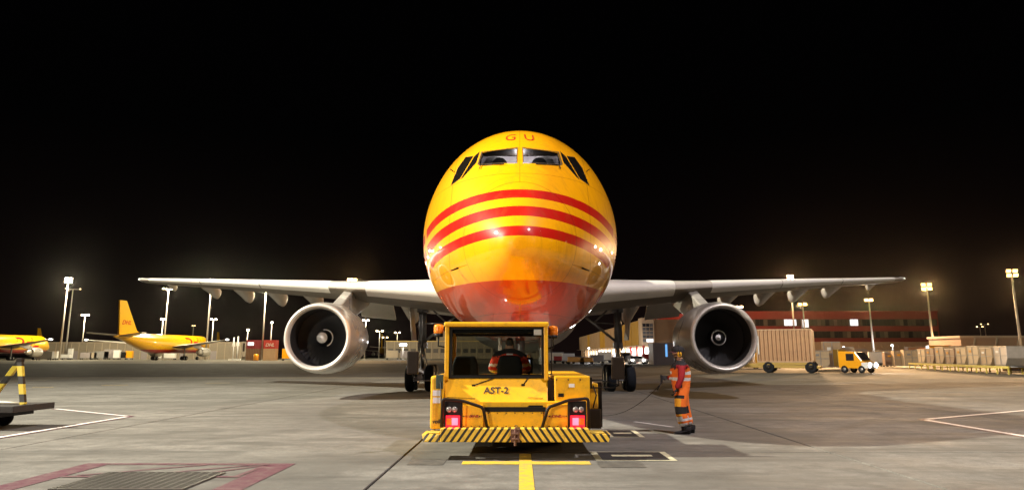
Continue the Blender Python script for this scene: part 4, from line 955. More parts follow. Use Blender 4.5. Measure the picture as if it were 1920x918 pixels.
hand(wk, Vector(J['wrl'][0])+Vector((-.01, 0, -.02)), (-.35, 0, -.94), (-.9, .2, .35)); hand(wk, Vector(J['wrr'][0])+Vector((-.015, -.005, .005)), (-.95, -.25, .12), (-.1, -.9, .3))
rd = thing('radio_handset', 'black handset with aerial held by the worker at chest height', 'radio', g0); rd.scale = WKS
q = Vector(J['wrr'][0])+Vector((-.125, -.06, -.01)); mb = MB(); mb.box(q.x-.022, q.y-.02, q.z-.075, q.x+.022, q.y+.02, q.z+.075); mb.build('handset', C_BLK, rd, .01)
mb = MB(); mb.tube([q+Vector((0, 0, -.06)), q+Vector((-.05, -.01, -.17)), q+Vector((-.10, -.02, -.25))], .011, 6); mb.build('aerial', C_BLK, rd)
# headset cable from the worker to the nose gear
a = g0+Vector((q.x*WKS[0], q.y*WKS[1], q.z))+Vector((.02, 0, -.08)); b = at(1128, 766, 17.0); mid = []
for k in range(17):
    u = k/16; p = a.lerp(Vector((.25, 22.6, 1.75)), u); p.z -= 4*u*(1-u)*1.15; p.z = max(p.z, .02); mid.append(p)
mb = MB(); mb.tube(mid, .006, 6); mb.build('headset_cable', M_BLK, label='thin black headset cable sagging from the worker towards the nose gear', category='cable')

# the driver in the cab, seen from behind
dx_ = t(951, 660, TY+1.15).x; sz0 = zb-.17
dv = thing('person', 'person driving the tug, seen from behind in a red and white hi-vis vest', 'person', (dx_+.045, TY+TS+1.24, sz0)); dv.scale = (1.2, 1.0, 1.05)
J2 = {'pelvis': ((0, 0, .10), (.16, .12)), 'waist': ((0, -.01, .24), (.16, .12)), 'chest': ((0, 0, .42), (.185, .125)), 'upper': ((0, .02, .55), (.165, .10)), 'neck': ((0, .035, .63), .06), 's0': ((0, .05, .695), .075), 's1': ((0, .05, .76), (.083, .1)), 's2': ((0, .03, .84), (.06, .07)), 'nose': ((0, .155, .745), .017),
      'shl': ((-.19, .02, .53), .082), 'ell': ((-.29, .13, .28), .06), 'wrl': ((-.17, .36, .24), .045), 'shr': ((.19, .02, .53), .082), 'elr': ((.29, .13, .28), .06), 'wrr': ((.17, .36, .24), .045),
      'hpl': ((-.1, .05, .09), .09), 'knl': ((-.12, .45, .10), .08), 'anl': ((-.12, .50, -.28), .06), 'hpr': ((.1, .05, .09), .09), 'knr': ((.12, .45, .10), .08), 'anr': ((.12, .50, -.28), .06)}
E2 = [('pelvis', 'waist'), ('waist', 'chest'), ('chest', 'upper'), ('upper', 'neck'), ('neck', 's0'), ('s0', 's1'), ('s1', 's2'), ('s1', 'nose'), ('upper', 'shl'), ('shl', 'ell'), ('ell', 'wrl'), ('upper', 'shr'), ('shr', 'elr'), ('elr', 'wrr'), ('pelvis', 'hpl'), ('hpl', 'knl'), ('knl', 'anl'), ('pelvis', 'hpr'), ('hpr', 'knr'), ('knr', 'anr')]
def dv_mat(a, b, u, c):
    if a in ('s0', 's1', 'neck') or b in ('s1', 's2', 'nose', 's0'): return 4 if (c.y < .10 and c.z > .70) or c.z > .79 else 3
    if a[:2] in ('hp', 'kn') or b[:2] in ('hp', 'kn'): return 0
    if c.z > .50: return 2
    if a[:2] in ('sh', 'el'): return 1 if (.33 < c.z < .38 or .22 < c.z < .27) else 0
    if .30 < c.z < .36: return 1
    if abs(c.x) > .10 and abs(c.x) < .15: return 1
    return 0
skinned('body', J2, E2, dv_mat, [fabric('vest_red_orange', (.62, .05, .02)), C_REF, C_BLK, C_SKN, C_HAR], dv)
for s_ in (-1, 1): hand(dv, Vector((s_*.165, .37, .24)), (-s_*.2, .9, .3), (0, .2, -.9), 'hand', 1.0, C_SKN)
mb = MB(); pts = [(.155*math.cos(math.pi*k/12), -.115-.012*math.sin(math.pi*k/12), .455+.085*math.sin(math.pi*k/12)) for k in range(13)]; mb.tube(pts, .024, 8); mb.build('vest_trim', fabric('vest_red_orange', (.62, .05, .02)), dv)
mb = MB(); mb.box(-.05, -.158, .53, .05, -.145, .556); mb.build('vest_label', C_REF, dv, .004)

# ================================================================== the flatbed dolly at the edge of the picture
gd = gnd(40, 806); dlx = at(102, 765, gd.y+1.5).x
dl = thing('flatbed_dolly', 'low flatbed ground dolly with worn dark deck, at the edge of the white corner line', 'dolly', (dlx, gd.y, 0))
zt = at(60, 760, gd.y).z
mb = MB(); mb.box(-3.2, -.2, zt-.15, 0, 1.5, zt); mb.build('deck', mat('worn_dark_deck', (.030, .026, .022), .7, var=.4, scale=8, dirt=.6, bump=.6, bscale=30), dl, .015)
mb = MB(); mb.box(-3.2, -.08, zt-.27, -.45, 1.4, zt-.151); mb.box(-2.6, .1, .22, -1.0, 1.2, zt-.27); mb.build('frame', M_BLK, dl)
for x in (-2.3, -1.05):
    for y in (.05, 1.2): wheel(dl, 'wheel', (x, y, .21), .21, .16, M_DBR, 1)
M_HZ2 = None
def band_mat():
    m, n, b = base_nodes('yellow_black_bands'); L = n.links.new; N = n.nodes.new
    tcn = N('ShaderNodeTexCoord'); s = N('ShaderNodeSeparateXYZ'); L(tcn.outputs['Object'], s.inputs[0])
    a = N('ShaderNodeMath'); a.operation = 'MULTIPLY_ADD'; L(s.outputs['Z'], a.inputs[0]); a.inputs[1].default_value = 1/.42; a.inputs[2].default_value = .55
    f_ = N('ShaderNodeMath'); f_.operation = 'FRACT'; L(a.outputs[0], f_.inputs[0]); g = N('ShaderNodeMath'); g.operation = 'GREATER_THAN'; L(f_.outputs[0], g.inputs[0]); g.inputs[1].default_value = .44
    x = N('ShaderNodeMix'); x.data_type = 'RGBA'; L(g.outputs[0], x.inputs[0]); x.inputs[6].default_value = (.02, .018, .016, 1); x.inputs[7].default_value = (.68, .52, .05, 1)
    L(x.outputs[2], b.inputs['Base Color']); b.inputs['Roughness'].default_value = .45; return m
M_BND = band_mat()
fr = thing('a_frame_stand', 'yellow and black banded A-frame standing on the flatbed dolly', 'stand', (dlx, gd.y, 0))
ap = at(38, 676, gd.y+.5)-Vector((dlx, gd.y, 0)); f1 = at(44, 756, gd.y+.4)-Vector((dlx, gd.y, 0)); f2 = at(-22, 752, gd.y+.9)-Vector((dlx, gd.y, 0)); f1.z = zt; f2.z = zt
for f_ in (f1, f2): mb = MB(); mb.beam(f_, ap, .12, .10, 0, (0, 1, 0)); mb.build('leg', M_BND, fr, .008)
mb = MB(); mb.box(ap.x-.07, ap.y-.06, ap.z-.02, ap.x+.07, ap.y+.06, ap.z+.07); mb.build('apex_block', M_DBR, fr, .01)
mb = MB(); mb.tube([f2+Vector((0, 0, .04)), f1+Vector((0, 0, .03))], .03, 8); mb.build('foot_bar', mat('cream_tube', (.55, .50, .40), .5), fr)

# ================================================================== floodlight masts
M_MST = mat('mast_galvanised', (.40, .36, .31), .5, metal=.3, var=.1)
def lens_mat(kind):
    c = {'w': (1.0, .72, .34), 'o': (1.0, .56, .16), 'c': (.90, .95, 1.0)}[kind]
    return mat('lit_floodlight_lens_'+kind, (.8, .8, .8), .3, emit=c, estr={'w': 7.0, 'o': 6.0, 'c': 8.0}[kind])
LCOL = {'w': (1.0, .88, .60), 'o': (1.0, .60, .28), 'c': (.92, .95, 1.0)}
def mast(label, loc, h, kind='w', heads=4, span=2.6, watts=0.0, aim=None, size=.55, group='floodlight masts around the apron', spot=None, col=None, rad=.6, lens_size=None):
    o = thing('floodlight_mast', label, 'light mast', (loc[0], loc[1], 0), 0, group)
    d = Vector((-loc[0], 30-loc[1], 0)) if aim is None else Vector(aim)-Vector((loc[0], loc[1], 0)); d.z = 0; d.normalize(); s = Vector((-d.y, d.x, 0))
    mb = MB(); r0 = .12+h*.008; mb.tube([(0, 0, 0), (0, 0, h*.5), (0, 0, h)], [r0, r0*.75, r0*.5], 10); mb.cyl((0, 0, 0), r0*1.9, .12, 2, 12); mb.build('pole', M_MST, o)
    if heads > 1: mb = MB(); mb.beam(-s*span/2+Vector((0, 0, h)), s*span/2+Vector((0, 0, h)), .12, .12); mb.build('crossbar', M_MST, o)
    for k in range(heads):
        off = s*((k/(heads-1)-.5)*span if heads > 1 else 0) + d*.25; up_ = .15
        if heads == 4: off = s*((k % 2-.5)*size*1.25) + d*.25; up_ = .15+(k//2)*size*.95
        c = Vector((0, 0, h+up_)) + off; q = size/2
        tl = (d*.8 - Vector((0, 0, .6))).normalized(); up = s.cross(tl)*-1
        A = [c+s*a+up*b for a, b in ((-q, -q*.8), (q, -q*.8), (q, q*.8), (-q, q*.8))]
        mb = MB(); mb.hexa(A, [p-tl*.25+(c-p)*.25 for p in A]); hd = mb.build('lamp_head', M_GRY, o)
        q2 = q*.9; B = [c+tl*.012+s*a+up*b for a, b in ((-q2, -q2*.8), (q2, -q2*.8), (q2, q2*.8), (-q2, q2*.8))]
        mb = MB(); mb.hexa(B, [p+tl*.05 for p in B]); mb.build('lamp_lens', lens_mat(kind), hd)
    if watts > 0:
        ld = bpy.data.lights.new('floodlight', 'SPOT' if spot else 'POINT'); ld.energy = watts; ld.color = col or LCOL[kind]; ld.shadow_soft_size = rad
        lo = obj('floodlight', ld, o, Vector((0, 0, h-.4))+d*2.2)
        if spot:
            ld.spot_size = R(spot[0]); ld.spot_blend = spot[2]
            tgt = Vector(spot[1])-Vector((loc[0], loc[1], h)); lo.rotation_euler = tgt.to_track_quat('-Z', 'Y').to_euler()
    return o
for (loc, watts, col, spt, lab) in KEY_MASTS:
    mast(lab, loc, loc[2], 'w', 6, 4.0, watts, (0, 26, 0), .8, 'floodlight masts outside the picture', spot=spt, col=col, rad=.5)
for k, (x_, y_, h_, kd, lab) in enumerate(((56, 26, 17, 'o', 'added unseen orange lamp post level with the nose, beyond the worker side edge'), (74, 4, 19, 'o', 'added unseen orange lamp post behind the container yard, outside the picture'), (47, -16, 16, 'w', 'added unseen white lamp post behind the camera towards the container yard'), (88, 44, 21, 'o', 'added unseen tall orange lamp post past the dark container at the edge'), (63, 52, 15, 'o', 'added unseen short orange lamp post just outside the picture near the rack'), (-52, 3, 18, 'w', 'added unseen white lamp post outside the picture behind the dolly'), (-74, 40, 20, 'w', 'added unseen white lamp post outside the picture before the cropped airliner'))):
    mast(lab, (x_, y_), h_, kd, 4, 2.2, 0, (0, 26, 0), .6, 'floodlight masts outside the picture')  # unseen posts added only for lens glints in the glossy nose paint
def pmast(label, px, py, D, kind='w', heads=4, span=2.6, watts=0.0, size=.6, aim=None, rad=.8, spot=None):
    p = at(px, py, D); return mast(label, (p.x, p.y), p.z-.15, kind, heads, span, watts, aim, size, rad=rad, spot=spot)
pmast('tall mast with bright double lamp, nearer of the pair beside the parked airliners', 128, 528, 262, 'w', 4, 1.9, 75000, 1.0)
pmast('slim mast with dim double lamp, just behind the brightest mast by the parked airliners', 137, 541, 292, 'w', 2, 4.6, 0, .5)
pmast('shorter mast with wide lamp behind the hangar, between bright masts and yellow fin', 160, 590, 330, 'w', 3, 2.2, 30000, .8)
pmast('tall mast with small lamps tucked just under the wing tip, above the yellow airliner', 316.5, 541, 262, 'w', 2, 3.2, 30000, .6)
pmast('short lamp post seen over the parked airliner roof, beside the tall mast', 306, 598, 310, 'w', 2, 1.2, 16000, .8)
pmast('tall mast rising behind the outermost flap fairing, top peeping over the wing', 397, 523, 262, 'w', 2, .9, 60000, .35)
pmast('medium lamp post beside the mast behind the outermost flap fairing', 400.5, 598, 315, 'w', 2, 1.6, 16000, .8)
pmast('small faint lamp post in the gap between the two tall masts over the airliner', 363, 610, 370, 'w', 2, .9, 0, .6)
pmast('tall mast whose top hides behind the wing, above the red office containers', 499, 541, 236, 'w', 2, 1.2, 50000, .4)
pmast('single round lamp floating above the left red container roof', 465, 618, 330, 'w', 1, 1, 9000, 1.1)
pmast('cranked lamp post directly behind the right red container', 510, 604, 250, 'w', 1, 1, 4000, .7)
pmast('bright orange mast showing above the wing over the engine pylon', 660, 524, 215, 'o', 3, 1.8, 45000, .7)
pmast('lamp post close beside the left engine cowling, under the flap', 686, 600, 300, 'w', 2, 1.6, 20000, .8)
pmast('lamp post above the far yellow tail between engine and landing gear', 712, 620, 360, 'w', 2, 2.4, 4000, 1.0)
pmast('small lamp post in front of the low beige terminal, near the main gear', 722, 632, 400, 'w', 2, 2.0, 0, 1.0)
pmast('slender lamp post nearest to the left landing gear leg', 745, 623, 380, 'w', 2, 2.0, 3000, .9)
pmast('low cold white lamp shining on the terminal roof beside the landing gear', 756, 646, 285, 'c', 2, 1.2, 3000, 1.3)
pmast('bright orange mast rising above the right wing', 1482, 522, 232, 'o', 4, 2.0, 40000, .75)
pmast('orange lamp post in front of the glass stair tower of the red office', 1505, 570, 132, 'o', 2, .8, 70000, .6, spot=(100, (42, 96, 0), .4))
pmast('orange lamp post before the middle of the red office, behind the small truck', 1629, 562, 150, 'o', 2, .8, 110000, .7, spot=(95, (54, 112, 0), .4))
pmast('strong orange floodlight mast at the end of the red office', 1738, 541, 140, 'o', 4, 1.3, 90000, .75, spot=(95, (68, 116, 0), .4))
pmast('brightest orange floodlight mast above the stacked containers', 1897, 516, 108, 'o', 4, 1.2, 62000, .62, spot=(100, (63, 96, 0), .4), aim=(58, 80, 0))
pmast('orange lamp post just clear of the right engine rim', 1386, 575, 215, 'o', 2, 1.2, 14000, .8)
pmast('tiny distant lamp post, lower of two over the container yard', 1837, 612, 340, 'w', 2, 2.0, 0, .6)
pmast('tiny distant lamp post, taller of two over the container yard', 1846, 607, 350, 'w', 2, 2.6, 0, .5)

# ================================================================== parked airliners in the distance
M_RFL = mat('flat_red_lettering', (.50, .012, .008), .7, spec=.1)
def small_airliner(label, nose, rz, scale=1.0, group='parked yellow airliners', letters=True):
    o = thing('parked_airliner', label, 'airplane', nose, rz, group); o.scale = (scale,)*3
    vs, fs = fuselage_loft(22, 36); mb = MB(); mb.add(vs, fs, 0, True); mb.build('fuselage', M_LIV2, o)
    bvh = BVHTree.FromPolygons([Vector(v) for v in vs], fs)
    for sgn in (-1, 1):
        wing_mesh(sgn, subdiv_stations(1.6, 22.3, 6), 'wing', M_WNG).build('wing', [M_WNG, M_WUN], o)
        e_ = wing_at(22.3); mb = MB(); mb.sphere((sgn*22.4, e_[1]+1.6, e_[2]), .35, 8, 6, 0, (1, 3, .8)); mb.build('tip_light', mat('tip_light_white', (.8, .8, .8), .3, emit=(1, .97, .92), estr=3.5), o)
        engine_parts(o, sgn, False)
        mb = MB(); a = [(sgn*.4, 46.2, FC+1.95), (sgn*.4, 51.6, FC+1.95), (sgn*8.1, 53.8, FC+2.7), (sgn*8.1, 51.6, FC+2.7)]; mb.hexa([Vector(v)-Vector((0, 0, .16)) for v in a], [Vector(v)+Vector((0, 0, .16)) for v in a]); mb.build('tailplane', M_WNG, o)
        for dy in (-.7, .7): wheel(o, 'wheel', (sgn*4.8, 24.1+dy, .62), .62, 1.2)
        mb = MB(); mb.tube([(sgn*4.8, 24.1, .6), (sgn*4.8, 24.1, 4.3)], .22, 8); mb.build('gear_leg', M_GRY, o)
        if letters:
            me = text_mesh('company_name', 'DHL', 4.0, M_RFL, .3, bold=.09, ext=0)
            draped('company_name', me, bvh, lambda x, y, sgn=sgn: ((sgn*9, 15.0 + sgn*x*1.5, FC+.45+y), (-sgn, 0, 0)), M_RED, o, .03, True)
            me = text_mesh('fin_name', 'DHL', 1.7, M_RFL, .3, bold=.03, ext=0); q = obj('fin_name', me, o, (sgn*.235, 48.7, FC+5.6), (R(90), 0, R(90)*sgn)); q.scale = (1.35, 1, 1)
    wheel(o, 'wheel', (0, 6.67, .5), .5, .8)
    mb = MB(); mb.tube([(0, 6.67, .5), (0, 6.67, 2.4)], .16, 8); mb.build('gear_leg', M_GRY, o)
    mb = MB(); a = [(0, 40.0, FC+2.5), (0, 43.2, FC+3.5), (0, 49.6, 16.5), (0, 52.9, 16.5), (0, 51.6, FC+2.2)]; mb.prism([Vector(v)-Vector((.22, 0, 0)) for v in a], (.44, 0, 0)); mb.build('fin', M_FIN, o, .05)
    return o
M_LIV2 = M_LIV
_st = STRIPES
def livery_far():
    m, n, b = base_nodes('far_aircraft_paint'); L = n.links.new; N = n.nodes.new
    tcn = N('ShaderNodeTexCoord'); s = N('ShaderNodeSeparateXYZ'); L(tcn.outputs['Object'], s.inputs[0])
    a = N('ShaderNodeMath'); a.operation = 'LESS_THAN'; L(s.outputs['Z'], a.inputs[0]); a.inputs[1].default_value = 3.15
    x = N('ShaderNodeMix'); x.data_type = 'RGBA'; L(a.outputs[0], x.inputs[0]); x.inputs[6].default_value = (.84, .45, .004, 1); x.inputs[7].default_value = (*RED, 1)
    L(x.outputs[2], b.inputs['Base Color']); b.inputs['Roughness'].default_value = .3; b.inputs['Coat Weight'].default_value = .8; return m
M_LIV2 = livery_far()
def parked(label, pxn, Dn, rz, sc_=1.0, src=None):
    p = at(pxn, 670, Dn); p.z = 0
    if src is None: return small_airliner(label, p, R(180)+rz, sc_)
    c = copy_tree(src); c.location = p; c.rotation_euler = (0, 0, R(180)+rz); c.scale = (sc_,)*3; c['label'] = label; return c
pa = parked('parked yellow airliner with tall fin, whole tail visible in front of the beige hangar', 388, 276, R(-6))
parked('parked yellow airliner cut by the picture edge, only its forward half showing', 88, 270, R(-4), 1.0, pa)
parked('distant yellow airliner, only its slanting fin showing beside the left engine', 723, 500, R(6), .8, pa)
parked('far parked airliner behind the first, its fin peeping past the nose', 436, 470, R(8), .8, pa)
parked('far airliner whose fin rises over the cropped airliner nose', 130, 430, R(10), .85, pa)

# ================================================================== buildings
def wall_mat(name, c, bands=0.0, **k): return mat(name, c, .75, var=.08, scale=.4, dirt=.15, **k)
def building(name, label, D, px0, px1, pytop, depth, m, cat='building', pybase=None, trim=None, group=None):
    a, b = at(px0, pytop, D), at(px1, pytop, D)
    o = thing(name, label, cat, (a.x, D, 0), 0, group); W = b.x-a.x; H = a.z
    mb = MB(); mb.box(0, 0, 0, W, depth, H); mb.build('wall', m, o)
    mb = MB(); mb.box(-.2, -.2, H+.003, W+.2, depth+.2, H+.35); mb.build('roof_edge', trim or m, o)
    return o, W, H
M_BEI = wall_mat('beige_cladding', (.30, .25, .185)); M_TRIM = wall_mat('pale_trim', (.44, .36, .26)); M_REDW = wall_mat('red_cladding', (.20, .022, .022)); M_REDB = wall_mat('bright_red_cladding', (.36, .035, .03))
M_YW = wall_mat('yellow_cladding', (.62, .34, .03)); M_OW = wall_mat('tan_cladding', (.50, .33, .19)); M_GW = wall_mat('grey_cladding', (.33, .29, .29))
M_W0 = mat('office_glass_dark', (.02, .02, .024), .12, var=.3); M_W1 = mat('office_blind', (.06, .052, .048), .6, var=.2); M_W2 = mat('office_blind_pale', (.11, .095, .085), .6, var=.2)
M_WL = mat('lit_office_window', (.7, .7, .7), .5, emit=(.86, .93, 1.0), estr=1.6)
# long low hangar on the parked airliners' side
hg, W, H = building('hangar', 'long low beige hangar behind the parked yellow airliners', 302, 88, 456, 642.5, 30, M_BEI, trim=M_TRIM)
for k in range(26):
    mb = MB(); x = .6+k*(W-1.6)/25; mb.box(x, -.12, 0, x+.25, -.003, H); mb.build('wall_rib', M_TRIM, hg)
for k in (3, 7, 12, 17, 21):
    mb = MB(); x = 1.2+k*(W-1.6)/25; mb.box(x, -.08, 0, x+2.2, -.004, 3.0); mb.build('roller_door', M_GW, hg)
# beige terminal across the middle
tm, W, H = building('terminal', 'low beige terminal with yellow roof edge behind the landing gear and tug cab', 330, 724, 1030, 640, 25, M_BEI, trim=mat('yellow_roof_edge', (.66, .46, .16), .6))
for k in range(22):
    mb = MB(); x = 1.0+k*(W-2.5)/21; mb.box(x, -.1, 2.4, x+2.0, -.003, 4.0); mb.build('window', M_W1 if k % 3 else M_W2, tm)
    mb = MB(); mb.box(x-.75, -.18, 0, x-.45, -.003, H); mb.build('wall_pier', M_TRIM, tm)
up = MB(); up.box(W*.30, 4, H+.36, W*.72, 20, H+4.2); up.build('upper_storey', M_BEI, tm)
# red office
ro, W, H = building('red_office', 'long dark red office block with two rows of windows behind the lamp posts', 262, 1396, 1757, 585, 18, M_REDW)
for (pt, pb) in ((598.5, 610), (621, 632.5)):
    z1, z0 = at(1500, pt, 262).z, at(1500, pb, 262).z; nwin = 46; st_ = (W-1.2)/nwin
    fm = MB(); fm.box(.4, -.05, z0-.12, W-.4, -.002, z1+.12); fm.build('window_band', M_DRK, ro)
    for k in range(nwin):
        x = .6+k*st_; pxk = 1396+(x+st_/2)/W*361
        lit = pt < 600 and (1467 <= pxk <= 1492 or 1590 <= pxk <= 1609)
        mm = M_WL if lit else random.choice([M_W0, M_W0, M_W1, M_W1, M_W2])
        mb = MB(); mb.box(x+.06, -.11, z0, x+st_-.06, -.053, z1); mb.build('window', mm, ro)
x0 = (1500-1396)/361*W; mb = MB(); mb.box(x0, -1.2, 0, x0+2.2, -.12, at(1500, 598, 262).z); stw = mb.build('stair_tower', M_GW, ro)
for k, (pt, pb, mm) in enumerate(((599, 613, M_WL), (615, 622, M_W0), (624, 630, M_WL), (632, 640, M_W2))):
    mb = MB(); mb.box(x0+.2, -1.26, at(1500, pb, 262).z, x0+2.0, -1.205, at(1500, pt, 262).z); mb.build('stair_window', mm if k != 2 else M_W2, stw)
zb_ = at(1500, 640.5, 262).z; mb = MB(); mb.box(.1, -.6, 0, W-.1, -.12, zb_); mb.build('plinth_wall', wall_mat('pinkish_plinth', (.46, .35, .27)), ro)
for k in range(14):
    mb = MB(); x = 2+k*(W-6)/13; mb.box(x, -.66, 0, x+1.3, -.603, 2.6); mb.build('plinth_door', M_W1, ro)
# red corner block
rb, W, H = building('red_corner_block', 'bright red corner block with small square windows beside the glass tower', 222, 1237, 1330, 590, 36, M_REDB)
for (pt, pb) in ((600, 610), (622, 633)):
    z1, z0 = at(1240, pt, 222).z, at(1240, pb, 222).z
    for k in range(4): mb = MB(); mb.box(1.4+k*3.2, -.08, z0, 3.0+k*3.2, -.003, z1); mb.build('window', M_W0, rb)
    for k in range(6): mb = MB(); mb.box(-.08, 2+k*5, z0, -.003, 4.4+k*5, z1); mb.build('window', M_W0, rb)
mb = MB(); mb.sphere((1.0, -.4, H+.8), .28, 10, 8); mb.build('roof_lamp', mat('roof_lamp', (.8, .8, .8), .3, emit=(1, .95, .9), estr=14), rb)
# warehouse that runs away along the apron, loading docks lit
X0 = at(1205, 640, 165).x; zW = at(1205, 598.5, 165).z
wh = thing('warehouse', 'yellow and tan cargo warehouse with brightly lit loading docks behind the right gear leg', 'building', (X0, 165, 0))
Lw = 175; zd = 3.5
mb = MB(); mb.box(0, 0, zd, 8, Lw, zW); mb.build('wall', M_OW, wh)
for k in range(34):
    y_ = k*Lw/34; m_ = M_YW if k < 8 or k in (14, 15, 16, 24, 25) else M_OW
    mb = MB(); mb.box(-.10-.05*(k % 2), y_+.06, zd+.05, -.004, y_+Lw/34-.06, zW-.1); mb.build('cladding_panel', m_, wh)
mb = MB(); mb.box(4.5, 0, 0, 8, Lw, zd-.003); mb.build('dock_back_wall', M_WHT, wh)
for k in range(18):
    y_ = .5+k*Lw/18; mb = MB(); mb.box(.05, y_, 0, .45, y_+.4, zd-.003); mb.build('dock_column', M_REDB if k < 3 else M_OW, wh)
    mb = MB(); mb.box(4.3, y_+1.5, .2, 4.497, y_+7.2, zd-.5); mb.build('dock_door', mat('lit_dock', (.8, .8, .8), .5, emit=(1.0, .93, .84), estr=2.2), wh)
for k in range(3):
    ld = bpy.data.lights.new('dock_light', 'AREA'); ld.shape = 'RECTANGLE'; ld.size = 3; ld.size_y = 40; ld.energy = 9000; ld.color = (1, .92, .8); obj('dock_light', ld, wh, (2.2, 25+k*50, zd-.05))
mb = MB(); mb.box(-1.2, 0, zd-.05, -.01, Lw, zd+.03); mb.build('canopy', M_TRIM, wh)
# glass tower at the near end of the warehouse
gt = thing('glass_tower', 'glazed stair tower at the near end of the yellow warehouse', 'building', (at(1200, 640, 163).x, 160, 0))
W = at(1222.5, 640, 163).x-at(1200, 640, 163).x; H = at(1210, 596.5, 163).z
mb = MB(); mb.box(0, 0, zd, W, 4.6, H); mb.build('wall', M_OW, gt)
mb = MB(); mb.box(.1, .4, 0, .5, .8, zd-.01); mb.box(W-.5, .4, 0, W-.1, .8, zd-.01); mb.build('column', M_REDB, gt)
nz_ = 5
for k in range(nz_):
    for j in range(3):
        z0 = zd+.6+k*(H-zd-1.6)/nz_; mb = MB(); mb.box(.15+j*(W-.3)/3, -.06, z0, .15+(j+1)*(W-.3)/3-.08, -.004, z0+(H-zd-1.6)/nz_-.14); mb.build('window', [M_WL, M_W1, M_W2, M_W1, M_W0][k] if (j+k) % 3 else M_W2, gt)
pl_ = at(1233, 640, 200); mb = MB(); mb.tube([(0, 0, 0), (0, 0, 11.5)], [.16, .10], 8); mb.build('pole', M_WHT, label='plain white flagpole between the glass tower and the red corner block', category='pole').location = (pl_.x, pl_.y, 0)
# grey kiosk with a blue strip
kD = 140; a, b = at(1224, 642, kD), at(1262, 642, kD); kk = thing('cargo_kiosk', 'grey cabin with vertical blue light strip behind the worker', 'cabin', (a.x, kD, 0)); W = b.x-a.x; H = a.z
mb = MB(); mb.box(0, 0, .0, W, 5, H); mb.build('wall', M_GW, kk)
for k in range(9): mb = MB(); mb.box(.1+k*W/9, -.05, .05, .1+k*W/9+W/9-.08, -.003, H-.1); mb.build('wall_panel', M_GW, kk)
p = at(1249, 650, kD).x-a.x; mb = MB(); mb.box(p-.16, -.12, at(1249, 668, kD).z, p+.16, -.053, at(1249, 645, kD).z); mb.build('blue_light_strip', mat('blue_light', (.1, .3, .8), .4, emit=(.18, .50, 1.0), estr=1.3), kk)
# container yard shed at the right edge
sh, W, H = building('yard_shed', 'low tan yard shed with slanting braces behind the stacked containers', 128, 1801, 1990, 633, 10, wall_mat('tan_sheet', (.34, .23, .15)), trim=M_TRIM)
for k in range(5): mb = MB(); x = 1+k*3.4; mb.beam((x, -.15, 0.6), (x+1.2, -.15, H), .22, .22); mb.build('brace', M_TRIM, sh)
# fence of white posts
fc = thing('yard_fence', 'wire yard fence with pale cranked posts in front of the red office', 'fence', (at(1560, 668, 225).x, 225, 0))
for k in range(24):
    x = k*1.55; mb = MB(); mb.tube([(x, 0, 0), (x, 0, 3.6), (x-.3, 0, 4.2)], .07, 6); mb.build('post', M_TRIM, fc)
mb = MB()
for z in (.6, 1.4, 2.2, 3.0, 3.6): mb.tube([(0, 0, z), (36, 0, z)], .025, 5)
mb.build('wire', M_MST, fc)

# ================================================================== vehicles and containers
def corr_box(mb, x0, y0, z0, x1, y1, z1, n=14, dp=.09, m=0):
    # container body whose long sides are corrugated
    pts = []
    for k in range(n*4+1):
        ph = k % 4; x = x0+(x1-x0)*k/(n*4); pts.append((x, -dp if ph in (1, 2) else 0))
    lo_ = [(x, y0+d, z0) for x, d in pts]; hi_ = [(x, y0+d, z1) for x, d in pts]; N_ = len(pts)
    mb.add(lo_+hi_, [(k, k+1, N_+k+1, N_+k) for k in range(N_-1)], m)
    mb.box(x0, y0+.012, z0, x1, y1, z1, m)
tD = 80.0; a = at(1424, 697, tD); tr = thing('container_carrier', 'yellow carrier truck loaded with tall corrugated tan container, beside the right engine', 'truck', (a.x, tD, 0), R(-24))
ppm = 1500/(tD*.977)
Lc = 4.9; hz_ = 1.0; Ht = 4.0
mb = MB(); corr_box(mb, 0, 0, hz_, Lc, 2.4, Ht, 13, .13); mb.build('container', mat('tan_container', (.46, .27, .14), .55, var=.15, scale=1.2, dirt=.3), tr)
mb = MB(); mb.box(-.12, -.14, hz_-.02, Lc+.05, 2.5, hz_+.10); mb.box(-.12, -.14, Ht+.003, Lc+.05, 2.5, Ht+.12); mb.box(-.14, -.15, hz_+.1, -.003, 2.5, Ht); mb.box(Lc+.003, -.15, hz_+.1, Lc+.14, 2.5, Ht); mb.build('container_frame', mat('tan_container_edge', (.50, .32, .18), .5), tr)
mb = MB(); mb.box(.02, -.2, 1.75, .13, -.145, 3.5); mb.build('door_bar', M_WHT, tr)
mb = MB(); mb.hexa([(-1.4, -.1, .5), (Lc+.7, -.1, .42), (Lc+.7, -.1, .66), (-1.4, -.1, .90)], [(-1.4, 2.4, .5), (Lc+.7, 2.4, .42), (Lc+.7, 2.4, .66), (-1.4, 2.4, .90)]); mb.box(-.2, -.15, .75, Lc, 2.4, .97); mb.build('chassis', mat('pale_yellow_paint', (.46, .30, .06), .5, dirt=.4), tr, .03)
for x in (.9, 4.75):
    wheel(tr, 'wheel', (x, .05, .55), .55, .45, M_BLK, 1); wheel(tr, 'wheel', (x, 2.1, .55), .55, .45, M_BLK, 1)
mb = MB(); mb.box(-3.0, 0, .6, -1.45, 2.3, 1.7); mb.box(-2.9, .1, 1.7, -1.8, 2.2, 2.1); mb.build('cab', M_YEL, tr, .06)
mb = MB(); mb.box(-3.04, -.03, 1.2, -1.9, -.003, 1.6); mb.build('cab_window', M_W0, tr)
